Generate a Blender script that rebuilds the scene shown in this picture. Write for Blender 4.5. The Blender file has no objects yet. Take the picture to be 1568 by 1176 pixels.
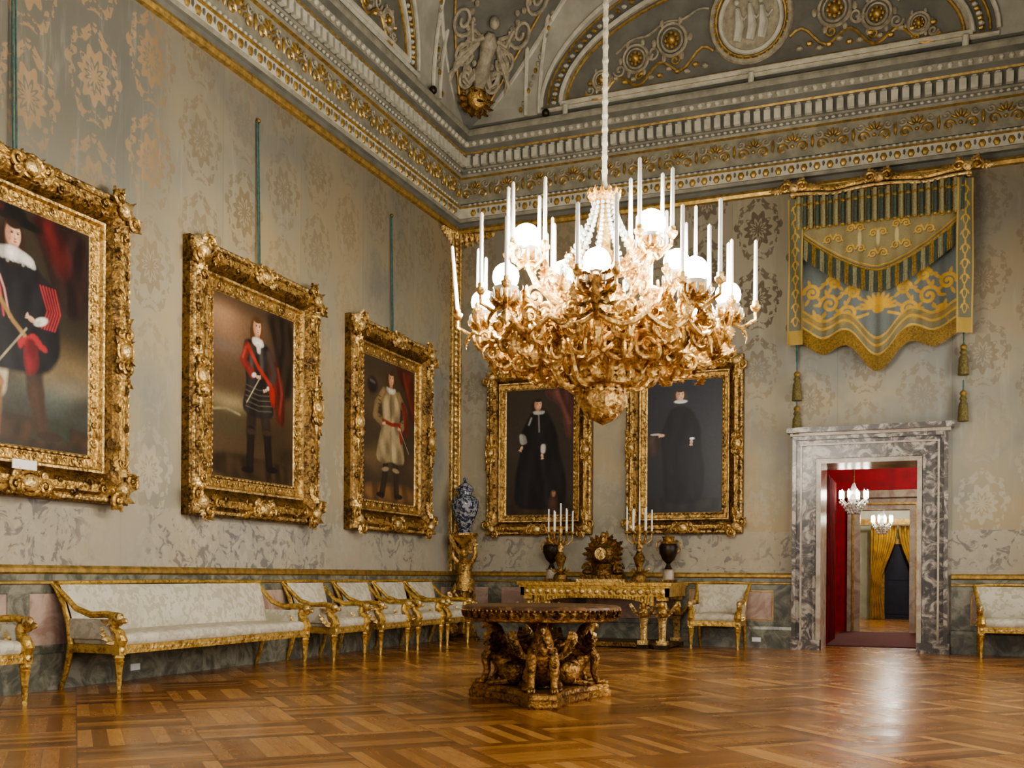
import bpy, math, random
import numpy as np
from mathutils import Matrix, Vector
random.seed(7)
pi=math.pi
W=10.7; L=20.0
CH=(5.38,-8.5)
def lin(c):
    return tuple(((x/255)/12.92 if x/255<=.04045 else ((x/255+.055)/1.055)**2.4) for x in c)
# ------------------------------------------------------------------ builder
class MB:
    def __init__(s): s.v=[];s.f=[];s.m=[];s.M=Matrix.Identity(4);s.mats=[]
    def mi(s,mat):
        if mat not in s.mats: s.mats.append(mat)
        return s.mats.index(mat)
    def add(s,vs,fs,mat,M=None):
        b=len(s.v);T=s.M@M if M is not None else s.M
        s.v.extend([tuple(T@Vector(p)) for p in vs])
        s.f.extend([tuple(b+i for i in f) for f in fs])
        k=s.mi(mat);s.m.extend([k]*len(fs))
    def box(s,x0,x1,y0,y1,z0,z1,mat,M=None):
        vs=[(x0,y0,z0),(x1,y0,z0),(x1,y1,z0),(x0,y1,z0),(x0,y0,z1),(x1,y0,z1),(x1,y1,z1),(x0,y1,z1)]
        s.add(vs,[(0,3,2,1),(4,5,6,7),(0,1,5,4),(1,2,6,5),(2,3,7,6),(3,0,4,7)],mat,M)
    def rbox(s,x0,x1,y0,y1,z0,z1,r,mat,M=None,puff=0):
        cx,cy,cz=(x0+x1)/2,(y0+y1)/2,(z0+z1)/2;hx,hy,hz=(x1-x0)/2,(y1-y0)/2,(z1-z0)/2
        def q(h):
            return [-h,-h+r*.3,-h+r]+[(-h+r)+(2*h-2*r)*i/6 for i in range(1,6)]+[h-r,h-r*.3,h]
        def pt(x,y,z):
            ix=max(-hx+r,min(hx-r,x));iy=max(-hy+r,min(hy-r,y));iz=max(-hz+r,min(hz-r,z))
            d=Vector((x-ix,y-iy,z-iz))
            if d.length>1e-9: d=d.normalized()*r
            p=Vector((ix,iy,iz))+d
            if puff and z>0: p.z+=puff*(1-(x/hx)**2)*(1-(y/hy)**2)
            return (p.x+cx,p.y+cy,p.z+cz)
        X,Y,Z=q(hx),q(hy),q(hz)
        def face(A,B,fn,flip):
            vs=[fn(a,b) for b in B for a in A];na=len(A)
            fs=[]
            for j in range(len(B)-1):
                for i in range(na-1):
                    f=(j*na+i,j*na+i+1,(j+1)*na+i+1,(j+1)*na+i)
                    fs.append(f[::-1] if flip else f)
            s.add(vs,fs,mat,M)
        face(X,Y,lambda a,b:pt(a,b,hz),False);face(X,Y,lambda a,b:pt(a,b,-hz),True)
        face(X,Z,lambda a,b:pt(a,-hy,b),False);face(X,Z,lambda a,b:pt(a,hy,b),True)
        face(Y,Z,lambda a,b:pt(hx,a,b),False);face(Y,Z,lambda a,b:pt(-hx,a,b),True)
    def lathe(s,pr,n,mat,M=None,lobes=0,la=0):
        vs=[];fs=[]
        for (r,z) in pr:
            for i in range(n):
                a=2*pi*i/n;rr=r*(1+la*math.cos(lobes*a)) if lobes else r
                vs.append((rr*math.cos(a),rr*math.sin(a),z))
        for j in range(len(pr)-1):
            for i in range(n):
                i2=(i+1)%n;fs.append((j*n+i,j*n+i2,(j+1)*n+i2,(j+1)*n+i))
        s.add(vs,fs,mat,M)
    def tube(s,pts,rad,mat,n=7,M=None,flat=1.0,up=None):
        P=[Vector(p) for p in pts];k=len(P)
        if not hasattr(rad,'__len__'): rad=[rad]*k
        vs=[];fs=[];N=None
        for i in range(k):
            t=(P[min(i+1,k-1)]-P[max(i-1,0)])
            if t.length<1e-9:t=Vector((0,0,1))
            t.normalize()
            if N is None:
                a=Vector(up) if up else (Vector((0,0,1)) if abs(t.z)<.9 else Vector((1,0,0)))
                N=(a-t*a.dot(t)).normalized()
            else:
                N=(N-t*N.dot(t))
                N=N.normalized() if N.length>1e-6 else t.orthogonal().normalized()
            B=t.cross(N)
            for j in range(n):
                a=2*pi*j/n
                vs.append(tuple(P[i]+(N*math.cos(a)*flat+B*math.sin(a))*rad[i]))
        for i in range(k-1):
            for j in range(n):
                j2=(j+1)%n;fs.append((i*n+j,i*n+j2,(i+1)*n+j2,(i+1)*n+j))
        fs.append(tuple(range(n))[::-1]);fs.append(tuple((k-1)*n+j for j in range(n)))
        s.add(vs,fs,mat,M)
    def ell(s,c,r,mat,M=None,nu=10,nv=7,R=None):
        if not hasattr(r,'__len__'): r=(r,r,r)
        vs=[];fs=[]
        T=Matrix.Translation(c)
        if R is not None:T=T@R
        if M is not None:T=M@T
        for j in range(nv+1):
            b=-pi/2+pi*j/nv
            for i in range(nu):
                a=2*pi*i/nu
                vs.append((r[0]*math.cos(b)*math.cos(a),r[1]*math.cos(b)*math.sin(a),r[2]*math.sin(b)))
        for j in range(nv):
            for i in range(nu):
                i2=(i+1)%nu;fs.append((j*nu+i,j*nu+i2,(j+1)*nu+i2,(j+1)*nu+i))
        s.add(vs,fs,mat,T)
    def scroll(s,M,r,mat,turns=1.4,tr=None,a0=0,flip=1,n=6,seg=20,ball=True):
        tr=tr or r*.22
        pts=[];rad=[]
        for i in range(seg+1):
            t=i/seg;a=a0+flip*turns*2*pi*t;q=r*(1-t*.85)
            pts.append((q*math.cos(a),q*math.sin(a),tr*.6*t));rad.append(tr*(.45+.75*math.sin(pi*min(1,t*1.1+.12)) if t<.8 else .7))
        s.tube(pts,rad,mat,n=n,M=M)
        if ball: s.ell((0,0,tr*.6),tr*1.1,mat,M=M,nu=8,nv=5)
    def sscroll(s,M,Lg,r1,r2,mat,tr=.02,n=6,arch=0.1):
        pts=[]
        for i in range(13):
            t=i/12;a=-pi/2-1.35*2*pi*(1-t);q=r1*(.2+.8*t)
            pts.append((-Lg/2+q*math.cos(a)*1,q*math.sin(a),0))
        A=Vector(pts[-1]);
        end=[]
        for i in range(13):
            t=i/12;a=pi/2-1.35*2*pi*t;q=r2*(1-.8*t)
            end.append((Lg/2+q*math.cos(a),q*math.sin(a),0))
        B=Vector(end[0])
        for i in range(1,8):
            t=i/8
            p=(1-t)**3*A+3*(1-t)**2*t*(A+Vector((Lg*.4,-arch,0)))+3*(1-t)*t*t*(B-Vector((Lg*.4,-arch,0)))+t**3*B
            pts.append(tuple(p))
        pts+=end;k=len(pts)
        rad=[tr*(.5+.8*math.sin(pi*i/(k-1))) for i in range(k)]
        s.tube(pts,rad,mat,n=n,M=M)
        s.ell((-Lg/2,0,0),max(r1*.3,tr*.8),mat,M=M,nu=7,nv=5);s.ell((Lg/2,0,0),max(r2*.3,tr*.8),mat,M=M,nu=7,nv=5)
    def leaf(s,M,Lg,Wd,mat,curl=1.2,ns=10,lob=.3):
        vs=[];fs=[];x=z=0;nw=5
        for i in range(ns+1):
            t=i/ns;a=-.35+curl*t*1.3
            w=Wd*.5*math.sin(pi*min(1,(t*.93+.07))**.75)*(1+lob*math.cos(i*pi))
            for j in range(nw):
                q=(j/(nw-1)-.5)*2
                vs.append((x,q*w,z-abs(q)**1.5*Wd*.26+(Wd*.14 if j==2 else 0)))
            x+=Lg/ns*math.cos(a);z+=Lg/ns*math.sin(a)
        for i in range(ns):
            for j in range(nw-1):
                fs.append((i*nw+j,(i+1)*nw+j,(i+1)*nw+j+1,i*nw+j+1))
        s.add(vs,fs,mat,M)
    def build(s,name,smooth=True,parent=None):
        me=bpy.data.meshes.new(name);me.from_pydata(s.v,[],s.f)
        for m in s.mats: me.materials.append(m)
        me.polygons.foreach_set('material_index',s.m)
        me.polygons.foreach_set('use_smooth',[smooth]*len(s.f))
        me.update()
        if smooth:
            try: me.set_sharp_from_angle(angle=math.radians(40))
            except Exception: pass
        ob=bpy.data.objects.new(name,me);bpy.context.collection.objects.link(ob)
        if parent: ob.parent=parent
        return ob
def T(x,y,z): return Matrix.Translation((x,y,z))
def RX(a): return Matrix.Rotation(a,4,'X')
def RY(a): return Matrix.Rotation(a,4,'Y')
def RZ(a): return Matrix.Rotation(a,4,'Z')
def S(x,y=None,z=None):
    y=x if y is None else y;z=x if z is None else z
    return Matrix.Diagonal((x,y,z,1))
ML=Matrix(((0,0,1,0),(1,0,0,0),(0,1,0,0),(0,0,0,1)))
MBk=Matrix(((1,0,0,0),(0,0,-1,0),(0,1,0,0),(0,0,0,1)))
# ------------------------------------------------------------------ materials
def newmat(name):
    m=bpy.data.materials.new(name);m.use_nodes=True;nt=m.node_tree
    return m,nt,nt.nodes['Principled BSDF']
class N:
    def __init__(s,nt): s.nt=nt
    def node(s,t,**k):
        n=s.nt.nodes.new(t)
        for a,b in k.items(): setattr(n,a,b)
        return n
    def put(s,sock,v):
        if isinstance(v,bpy.types.NodeSocket): s.nt.links.new(v,sock)
        else: sock.default_value=v
    def m(s,op,a,b=0,c=0,clamp=False):
        n=s.node('ShaderNodeMath',operation=op,use_clamp=clamp)
        s.put(n.inputs[0],a);s.put(n.inputs[1],b);s.put(n.inputs[2],c);return n.outputs[0]
    def pos(s):
        g=s.node('ShaderNodeNewGeometry');x=s.node('ShaderNodeSeparateXYZ');s.nt.links.new(g.outputs['Position'],x.inputs[0])
        return g.outputs['Position'],x.outputs[0],x.outputs[1],x.outputs[2]
    def obj(s): return s.node('ShaderNodeTexCoord').outputs['Object']
    def comb(s,x,y,z):
        n=s.node('ShaderNodeCombineXYZ');s.put(n.inputs[0],x);s.put(n.inputs[1],y);s.put(n.inputs[2],z);return n.outputs[0]
    def noise(s,vec,scale,detail=3,rough=.5,dist=0):
        n=s.node('ShaderNodeTexNoise');s.put(n.inputs['Vector'],vec);n.inputs['Scale'].default_value=scale
        n.inputs['Detail'].default_value=detail;n.inputs['Roughness'].default_value=rough;n.inputs['Distortion'].default_value=dist
        return n.outputs['Fac']
    def ramp(s,fac,stops):
        n=s.node('ShaderNodeValToRGB');s.put(n.inputs[0],fac);cr=n.color_ramp
        while len(cr.elements)<len(stops): cr.elements.new(.5)
        for e,(p,c) in zip(cr.elements,stops):
            e.position=p;e.color=(*c,1) if len(c)==3 else c
        return n.outputs[0]
    def mix(s,f,a,b,mode='MIX'):
        n=s.node('ShaderNodeMix',data_type='RGBA',blend_type=mode)
        s.put(n.inputs[0],f);s.put(n.inputs[6],a if isinstance(a,bpy.types.NodeSocket) else (*a,1));s.put(n.inputs[7],b if isinstance(b,bpy.types.NodeSocket) else (*b,1));return n.outputs[2]
    def sstep(s,v,a,b):
        n=s.node('ShaderNodeMapRange',interpolation_type='SMOOTHSTEP');s.put(n.inputs[0],v);n.inputs[1].default_value=a;n.inputs[2].default_value=b;return n.outputs[0]
    def bump(s,h,st,dist,bs):
        n=s.node('ShaderNodeBump');s.put(n.inputs['Height'],h);n.inputs['Strength'].default_value=st;n.inputs['Distance'].default_value=dist
        s.nt.links.new(n.outputs[0],bs.inputs['Normal'])
def simple(name,rgb,rough=.5,metal=0,var=.15,scale=8,bump=0,bd=.01,dark=None,bscale=None):
    m,nt,bs=newmat(name);q=N(nt);o=q.obj()
    a=lin(rgb);b=tuple(x*(1-var*2) for x in a) if dark is None else lin(dark)
    n=q.noise(o,scale,4,.6)
    col=q.ramp(n,[(.35,b),(.62,a)])
    nt.links.new(col,bs.inputs['Base Color']);bs.inputs['Roughness'].default_value=rough;bs.inputs['Metallic'].default_value=metal
    if bump: q.bump(q.noise(o,bscale or scale*4,3,.6),bump,bd,bs)
    return m
def goldmat(name,a,d,rough=.38,metal=.75,bs_=30,bump=.6,bd=.02,lo=.42,hi=.58):
    m,nt,bs=newmat(name);q=N(nt);o=q.obj()
    v=q.node('ShaderNodeTexVoronoi');q.put(v.inputs['Vector'],o);v.inputs['Scale'].default_value=bs_
    n=q.noise(o,bs_*.6,4,.7,.8)
    n2=q.noise(o,3,3,.6)
    f=q.m('ADD',q.m('MULTIPLY',n,.75),q.m('MULTIPLY',n2,.3))
    nt.links.new(q.ramp(f,[(lo,lin(d)),(hi,lin(a))]),bs.inputs['Base Color'])
    bs.inputs['Metallic'].default_value=metal;bs.inputs['Roughness'].default_value=rough
    q.bump(q.m('ADD',n,q.m('MULTIPLY',v.outputs['Distance'],.6)),bump,bd,bs)
    return m
gold=goldmat('gilded_wood',(208,170,102),(98,70,34),rough=.36,metal=.75)
goldd=goldmat('dark_gilding',(144,110,58),(60,43,21),rough=.42,metal=.7)
goldl=goldmat('light_gilding',(230,200,138),(134,101,52),rough=.36,metal=.7)
gold_ch=goldmat('chandelier_gilding',(230,194,126),(142,99,47),rough=.32,metal=.72,bs_=26,bump=.8)
goldt=goldmat('antique_gilding',(172,128,68),(76,50,24),rough=.38,metal=.75)
gchair=goldmat('chair_gilding',(220,184,104),(150,112,50),rough=.38,metal=.65,bump=.3)
gflat=simple('gold_leaf_band',(190,156,90),.4,.65,.25,12,.3,.004)
bronze=simple('dark_bronze',(60,46,30),.4,.5,.3,10,.3,.005)
def silk():
    m,nt,bs=newmat('cream_silk');q=N(nt);o=q.obj()
    n=q.noise(o,14,2,.5,.5);n2=q.noise(o,2,2)
    c=q.mix(q.sstep(n,.48,.56),lin((202,195,176)),lin((180,172,150)))
    c=q.mix(q.m('MULTIPLY',q.sstep(n2,.4,.7),.35),c,lin((162,154,133)))
    nt.links.new(c,bs.inputs['Base Color']);bs.inputs['Roughness'].default_value=.55
    q.bump(q.noise(o,120,2),.2,.002,bs);return m
cream=silk()
plaster=simple('ceiling_plaster',(164,160,145),.7,0,.14,1.6,.2,.006)
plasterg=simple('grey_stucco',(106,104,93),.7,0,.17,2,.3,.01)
plasterw=simple('white_moulding',(190,185,166),.6,0,.14,6,.2,.004)
relief=simple('relief_plaster',(160,150,126),.6,0,.22,10,.5,.01)
cstone=simple('cornice_stone',(142,137,118),.65,0,.18,5,.3,.006)
white=simple('candle_wax',(240,236,224),.4,0,.03,5)
def porcelain():
    m,nt,bs=newmat('blue_white_porcelain');q=N(nt);o=q.obj()
    n=q.noise(o,16,3,.6,1.2);v=q.node('ShaderNodeTexVoronoi');q.put(v.inputs['Vector'],o);v.inputs['Scale'].default_value=14
    f=q.m('ADD',n,q.m('MULTIPLY',v.outputs['Distance'],.25))
    nt.links.new(q.ramp(f,[(.6,lin((40,46,68))),(.70,lin((150,152,152)))]),bs.inputs['Base Color'])
    bs.inputs['Roughness'].default_value=.15;return m
porc=porcelain()
glass,nt,bs=newmat('crystal');bs.inputs['Base Color'].default_value=(.62,.68,.64,1);bs.inputs['Roughness'].default_value=.08
bs.inputs['Metallic'].default_value=.35
globe,nt,bs=newmat('glowing_glass_globe');bs.inputs['Base Color'].default_value=(1,1,1,1)
bs.inputs['Emission Color'].default_value=(1,.94,.83,1);bs.inputs['Emission Strength'].default_value=235
flame,nt,bs=newmat('small_lamp_glow');bs.inputs['Emission Color'].default_value=(1,.9,.75,1);bs.inputs['Emission Strength'].default_value=25
cordm=simple('cord_silk',(178,172,150),.7,0,.2,30,.4,.01)
greencord=simple('green_cord',(66,100,92),.7,0,.2,20)
redm=simple('red_damask',(170,26,42),.7,0,.2,5)
redcarpet=simple('red_carpet',(104,52,44),.9,0,.2,20)
redcurt=simple('crimson_curtain',(140,20,28),.7,0,.25,4)
goldcurt=simple('gold_curtain',(190,150,56),.6,0,.25,4)
bluedark=simple('dark_blue_door',(28,38,56),.5,0,.2,4)
outletm=simple('white_plastic',(225,225,222),.5,0,.02,4)
paleroom=simple('pale_green_wall',(180,182,156),.7,0,.1,3)
def damask(name,axis):
    m,nt,bs=newmat(name);q=N(nt);P,x,y,z=q.pos()
    u=x if axis=='x' else y
    uu=q.m('ADD',u,100)
    U=q.m('DIVIDE',uu,.84);col=q.m('FLOOR',U)
    off=q.m('MULTIPLY',q.m('MODULO',col,2),.5)
    V=q.m('ADD',q.m('DIVIDE',z,1.14),off)
    fu=q.m('MULTIPLY',q.m('ABSOLUTE',q.m('SUBTRACT',q.m('FRACT',U),.5)),2)
    fv=q.m('SUBTRACT',q.m('FRACT',V),.5)
    vec=q.comb(q.m('MULTIPLY',fu,.39),q.m('MULTIPLY',fv,1.06),3.7)
    n=q.noise(vec,12,2.5,.55,.5)
    ax=q.m('MULTIPLY',fu,.39);ay=q.m('MULTIPLY',fv,1.06)
    rr=q.m('SQRT',q.m('ADD',q.m('MULTIPLY',q.m('MULTIPLY',ax,ax),1.9),q.m('MULTIPLY',ay,ay)))
    ang=q.m('ARCTAN2',ax,ay)
    lob=q.m('MULTIPLY',q.m('COSINE',q.m('MULTIPLY',ang,11)),.04)
    rl=q.m('ADD',rr,lob)
    core=q.m('SUBTRACT',1,q.sstep(rl,.085,.1))
    ring=q.m('MULTIPLY',q.sstep(rl,.135,.15),q.m('SUBTRACT',1,q.sstep(rl,.25,.265)))
    veins=q.sstep(n,.42,.48)
    pat=q.m('MAXIMUM',core,q.m('MULTIPLY',ring,veins))
    ogee=q.m('ABSOLUTE',q.m('SUBTRACT',rr,q.m('ADD',.42,q.m('MULTIPLY',q.m('COSINE',q.m('MULTIPLY',ang,9)),.035))))
    stem=q.m('MULTIPLY',q.m('SUBTRACT',1,q.sstep(ogee,.045,.065)),q.sstep(n,.46,.5))
    pat=q.m('MAXIMUM',pat,q.m('MULTIPLY',stem,.85),clamp=True)
    big=q.noise(P,.33,3,.55);big2=q.noise(P,.9,4,.6,.6)
    base=q.ramp(q.m('ADD',q.m('MULTIPLY',big,.65),q.m('MULTIPLY',big2,.4)),[(.42,lin((132,131,122))),(.52,lin((156,148,126))),(.62,lin((168,151,118)))])
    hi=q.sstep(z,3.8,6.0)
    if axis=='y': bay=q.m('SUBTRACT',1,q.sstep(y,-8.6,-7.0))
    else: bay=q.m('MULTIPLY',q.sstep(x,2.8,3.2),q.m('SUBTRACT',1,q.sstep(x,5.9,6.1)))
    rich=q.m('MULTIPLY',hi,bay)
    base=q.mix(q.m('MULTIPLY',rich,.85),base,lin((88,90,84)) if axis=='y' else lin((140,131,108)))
    str_=q.ramp(q.noise(P,.5,2,.5,.3),[(.40,(.3,.3,.3)),(.62,(1,1,1))])
    st=q.m('MULTIPLY',pat,q.m('ADD',q.m('MULTIPLY',str_,.6),q.m('MULTIPLY',rich,.7)),clamp=True)
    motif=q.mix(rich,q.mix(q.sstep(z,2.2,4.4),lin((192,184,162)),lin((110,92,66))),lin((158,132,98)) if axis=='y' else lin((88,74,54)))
    col1=q.mix(st,base,motif)
    sm=q.m('ABSOLUTE',q.m('SUBTRACT',q.m('FRACT',q.m('DIVIDE',uu,1.68)),.5))
    seam=q.m('MULTIPLY',q.m('SUBTRACT',1,q.sstep(sm,.0,.006)),.4)
    col1=q.mix(seam,col1,lin((100,92,76)))
    strip=q.node('ShaderNodeTexWhiteNoise',noise_dimensions='1D');q.put(strip.inputs['W'],q.m('FLOOR',q.m('ADD',q.m('DIVIDE',uu,1.68),.5)))
    col1=q.mix(q.m('MULTIPLY',strip.outputs[0],.22),col1,lin((110,106,96)))
    wv=q.comb(q.m('MULTIPLY',u,7),q.m('MULTIPLY',z,.8),0)
    wear=q.noise(wv,1.3,4,.65)
    col1=q.mix(q.m('MULTIPLY',q.sstep(wear,.52,.78),.28),col1,lin((186,178,158)))
    low=q.m('SUBTRACT',1,q.sstep(z,1.88,1.9))
    n4=q.noise(P,5,3,.6,1.4)
    blue=q.mix(q.m('MULTIPLY',q.sstep(n4,.52,.6),q.sstep(q.noise(P,.5,1),.42,.55)),lin((166,159,143)),lin((88,88,96)))
    col1=q.mix(q.m('MULTIPLY',low,.6),col1,blue)
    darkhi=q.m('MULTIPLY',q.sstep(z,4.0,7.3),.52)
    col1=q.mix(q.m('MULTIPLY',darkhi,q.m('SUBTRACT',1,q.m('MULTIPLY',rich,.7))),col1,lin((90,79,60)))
    nt.links.new(col1,bs.inputs['Base Color']);bs.inputs['Roughness'].default_value=.55
    q.bump(q.noise(P,60,2),.15,.003,bs)
    return m
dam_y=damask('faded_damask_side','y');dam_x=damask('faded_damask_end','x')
def marble(name,a,b,c,scale=3,lo=.42,hi=.56):
    m,nt,bs=newmat(name);q=N(nt);P,x,y,z=q.pos()
    n=q.noise(P,scale,6,.65,1.6);n2=q.noise(P,scale*.4,3,.5,.5)
    col=q.ramp(n,[(lo,lin(b)),(.5*(lo+hi),lin(c)),(hi,lin(a))])
    col=q.mix(q.m('MULTIPLY',n2,.3),col,lin(a))
    nt.links.new(col,bs.inputs['Base Color']);bs.inputs['Roughness'].default_value=.25;return m
breccia=marble('breccia_marble',(172,164,150),(46,41,40),(118,106,96),4.2,.46,.59)
marbw=marble('pale_marble',(182,171,152),(146,126,110),(166,154,136),2,.4,.6)
marbp=marble('pink_marble',(182,158,142),(148,120,108),(168,146,132),2.5,.4,.6)
marbgr=marble('green_grey_marble',(138,135,120),(72,75,66),(106,105,92),3,.4,.6)
def parquet():
    m,nt,bs=newmat('parquet');q=N(nt);P,x,y,z=q.pos()
    a=math.radians(45)
    X=q.m('ADD',q.m('ADD',q.m('MULTIPLY',x,math.cos(a)),q.m('MULTIPLY',y,math.sin(a))),60)
    Y=q.m('ADD',q.m('SUBTRACT',q.m('MULTIPLY',y,math.cos(a)),q.m('MULTIPLY',x,math.sin(a))),60)
    C=.8
    fx=q.m('FLOOR',q.m('DIVIDE',X,C));fy=q.m('FLOOR',q.m('DIVIDE',Y,C))
    par=q.m('MODULO',q.m('ADD',fx,fy),2)
    lx=q.m('FRACT',q.m('DIVIDE',X,C));ly=q.m('FRACT',q.m('DIVIDE',Y,C))
    across=q.m('ADD',q.m('MULTIPLY',lx,par),q.m('MULTIPLY',ly,q.m('SUBTRACT',1,par)))
    along=q.m('ADD',q.m('MULTIPLY',ly,par),q.m('MULTIPLY',lx,q.m('SUBTRACT',1,par)))
    pl=q.m('FLOOR',q.m('MULTIPLY',across,8))
    wn=q.node('ShaderNodeTexWhiteNoise');q.put(wn.inputs['Vector'],q.comb(fx,fy,pl))
    grain=q.noise(q.comb(q.m('MULTIPLY',across,14),q.m('MULTIPLY',along,1.5),q.m('ADD',pl,q.m('MULTIPLY',fx,3))),3,4,.6)
    f=q.m('ADD',q.m('ADD',q.m('MULTIPLY',wn.outputs[0],.40),q.m('MULTIPLY',grain,.36)),q.m('MULTIPLY',q.noise(P,.5,3),.28))
    f=q.m('ADD',f,q.m('MULTIPLY',par,.09))
    col=q.ramp(f,[(.28,lin((92,56,25))),(.52,lin((146,97,49))),(.82,lin((190,140,82)))])
    g1=q.m('ABSOLUTE',q.m('SUBTRACT',q.m('FRACT',q.m('MULTIPLY',across,8)),.5))
    gap=q.sstep(g1,.46,.5)
    e=q.m('MAXIMUM',q.m('ABSOLUTE',q.m('SUBTRACT',lx,.5)),q.m('ABSOLUTE',q.m('SUBTRACT',ly,.5)))
    gap=q.m('MAXIMUM',q.m('MULTIPLY',gap,.6),q.sstep(e,.488,.5))
    col=q.mix(q.m('MULTIPLY',gap,.6),col,lin((58,32,14)))
    nt.links.new(col,bs.inputs['Base Color'])
    r=q.ramp(q.noise(P,2.5,4,.6),[(.3,(.18,.18,.18)),(.7,(.30,.30,.30))]);nt.links.new(r,bs.inputs['Roughness'])
    q.bump(q.m('ADD',q.m('MULTIPLY',wn.outputs[0],.4),q.m('MULTIPLY',q.m('SUBTRACT',1,gap),.3)),.25,.004,bs)
    return m
floorm=parquet()
def vcolmat(name,rough=.4,brush=.12,sc=40):
    m,nt,bs=newmat(name);q=N(nt);a=q.node('ShaderNodeVertexColor',layer_name='Col')
    o=q.obj();n=q.noise(o,sc,4,.6,.4)
    f=q.m('ADD',1-brush,q.m('MULTIPLY',n,brush*2))
    vm=q.node('ShaderNodeVectorMath',operation='SCALE');nt.links.new(a.outputs[0],vm.inputs[0]);nt.links.new(f,vm.inputs['Scale'])
    nt.links.new(vm.outputs[0],bs.inputs['Base Color']);bs.inputs['Roughness'].default_value=rough
    q.bump(n,.15,.003,bs);return m
oil=vcolmat('varnished_oil_paint',.33,.3,25)
embroid=vcolmat('embroidered_silk',.6,.25,60)
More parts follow.
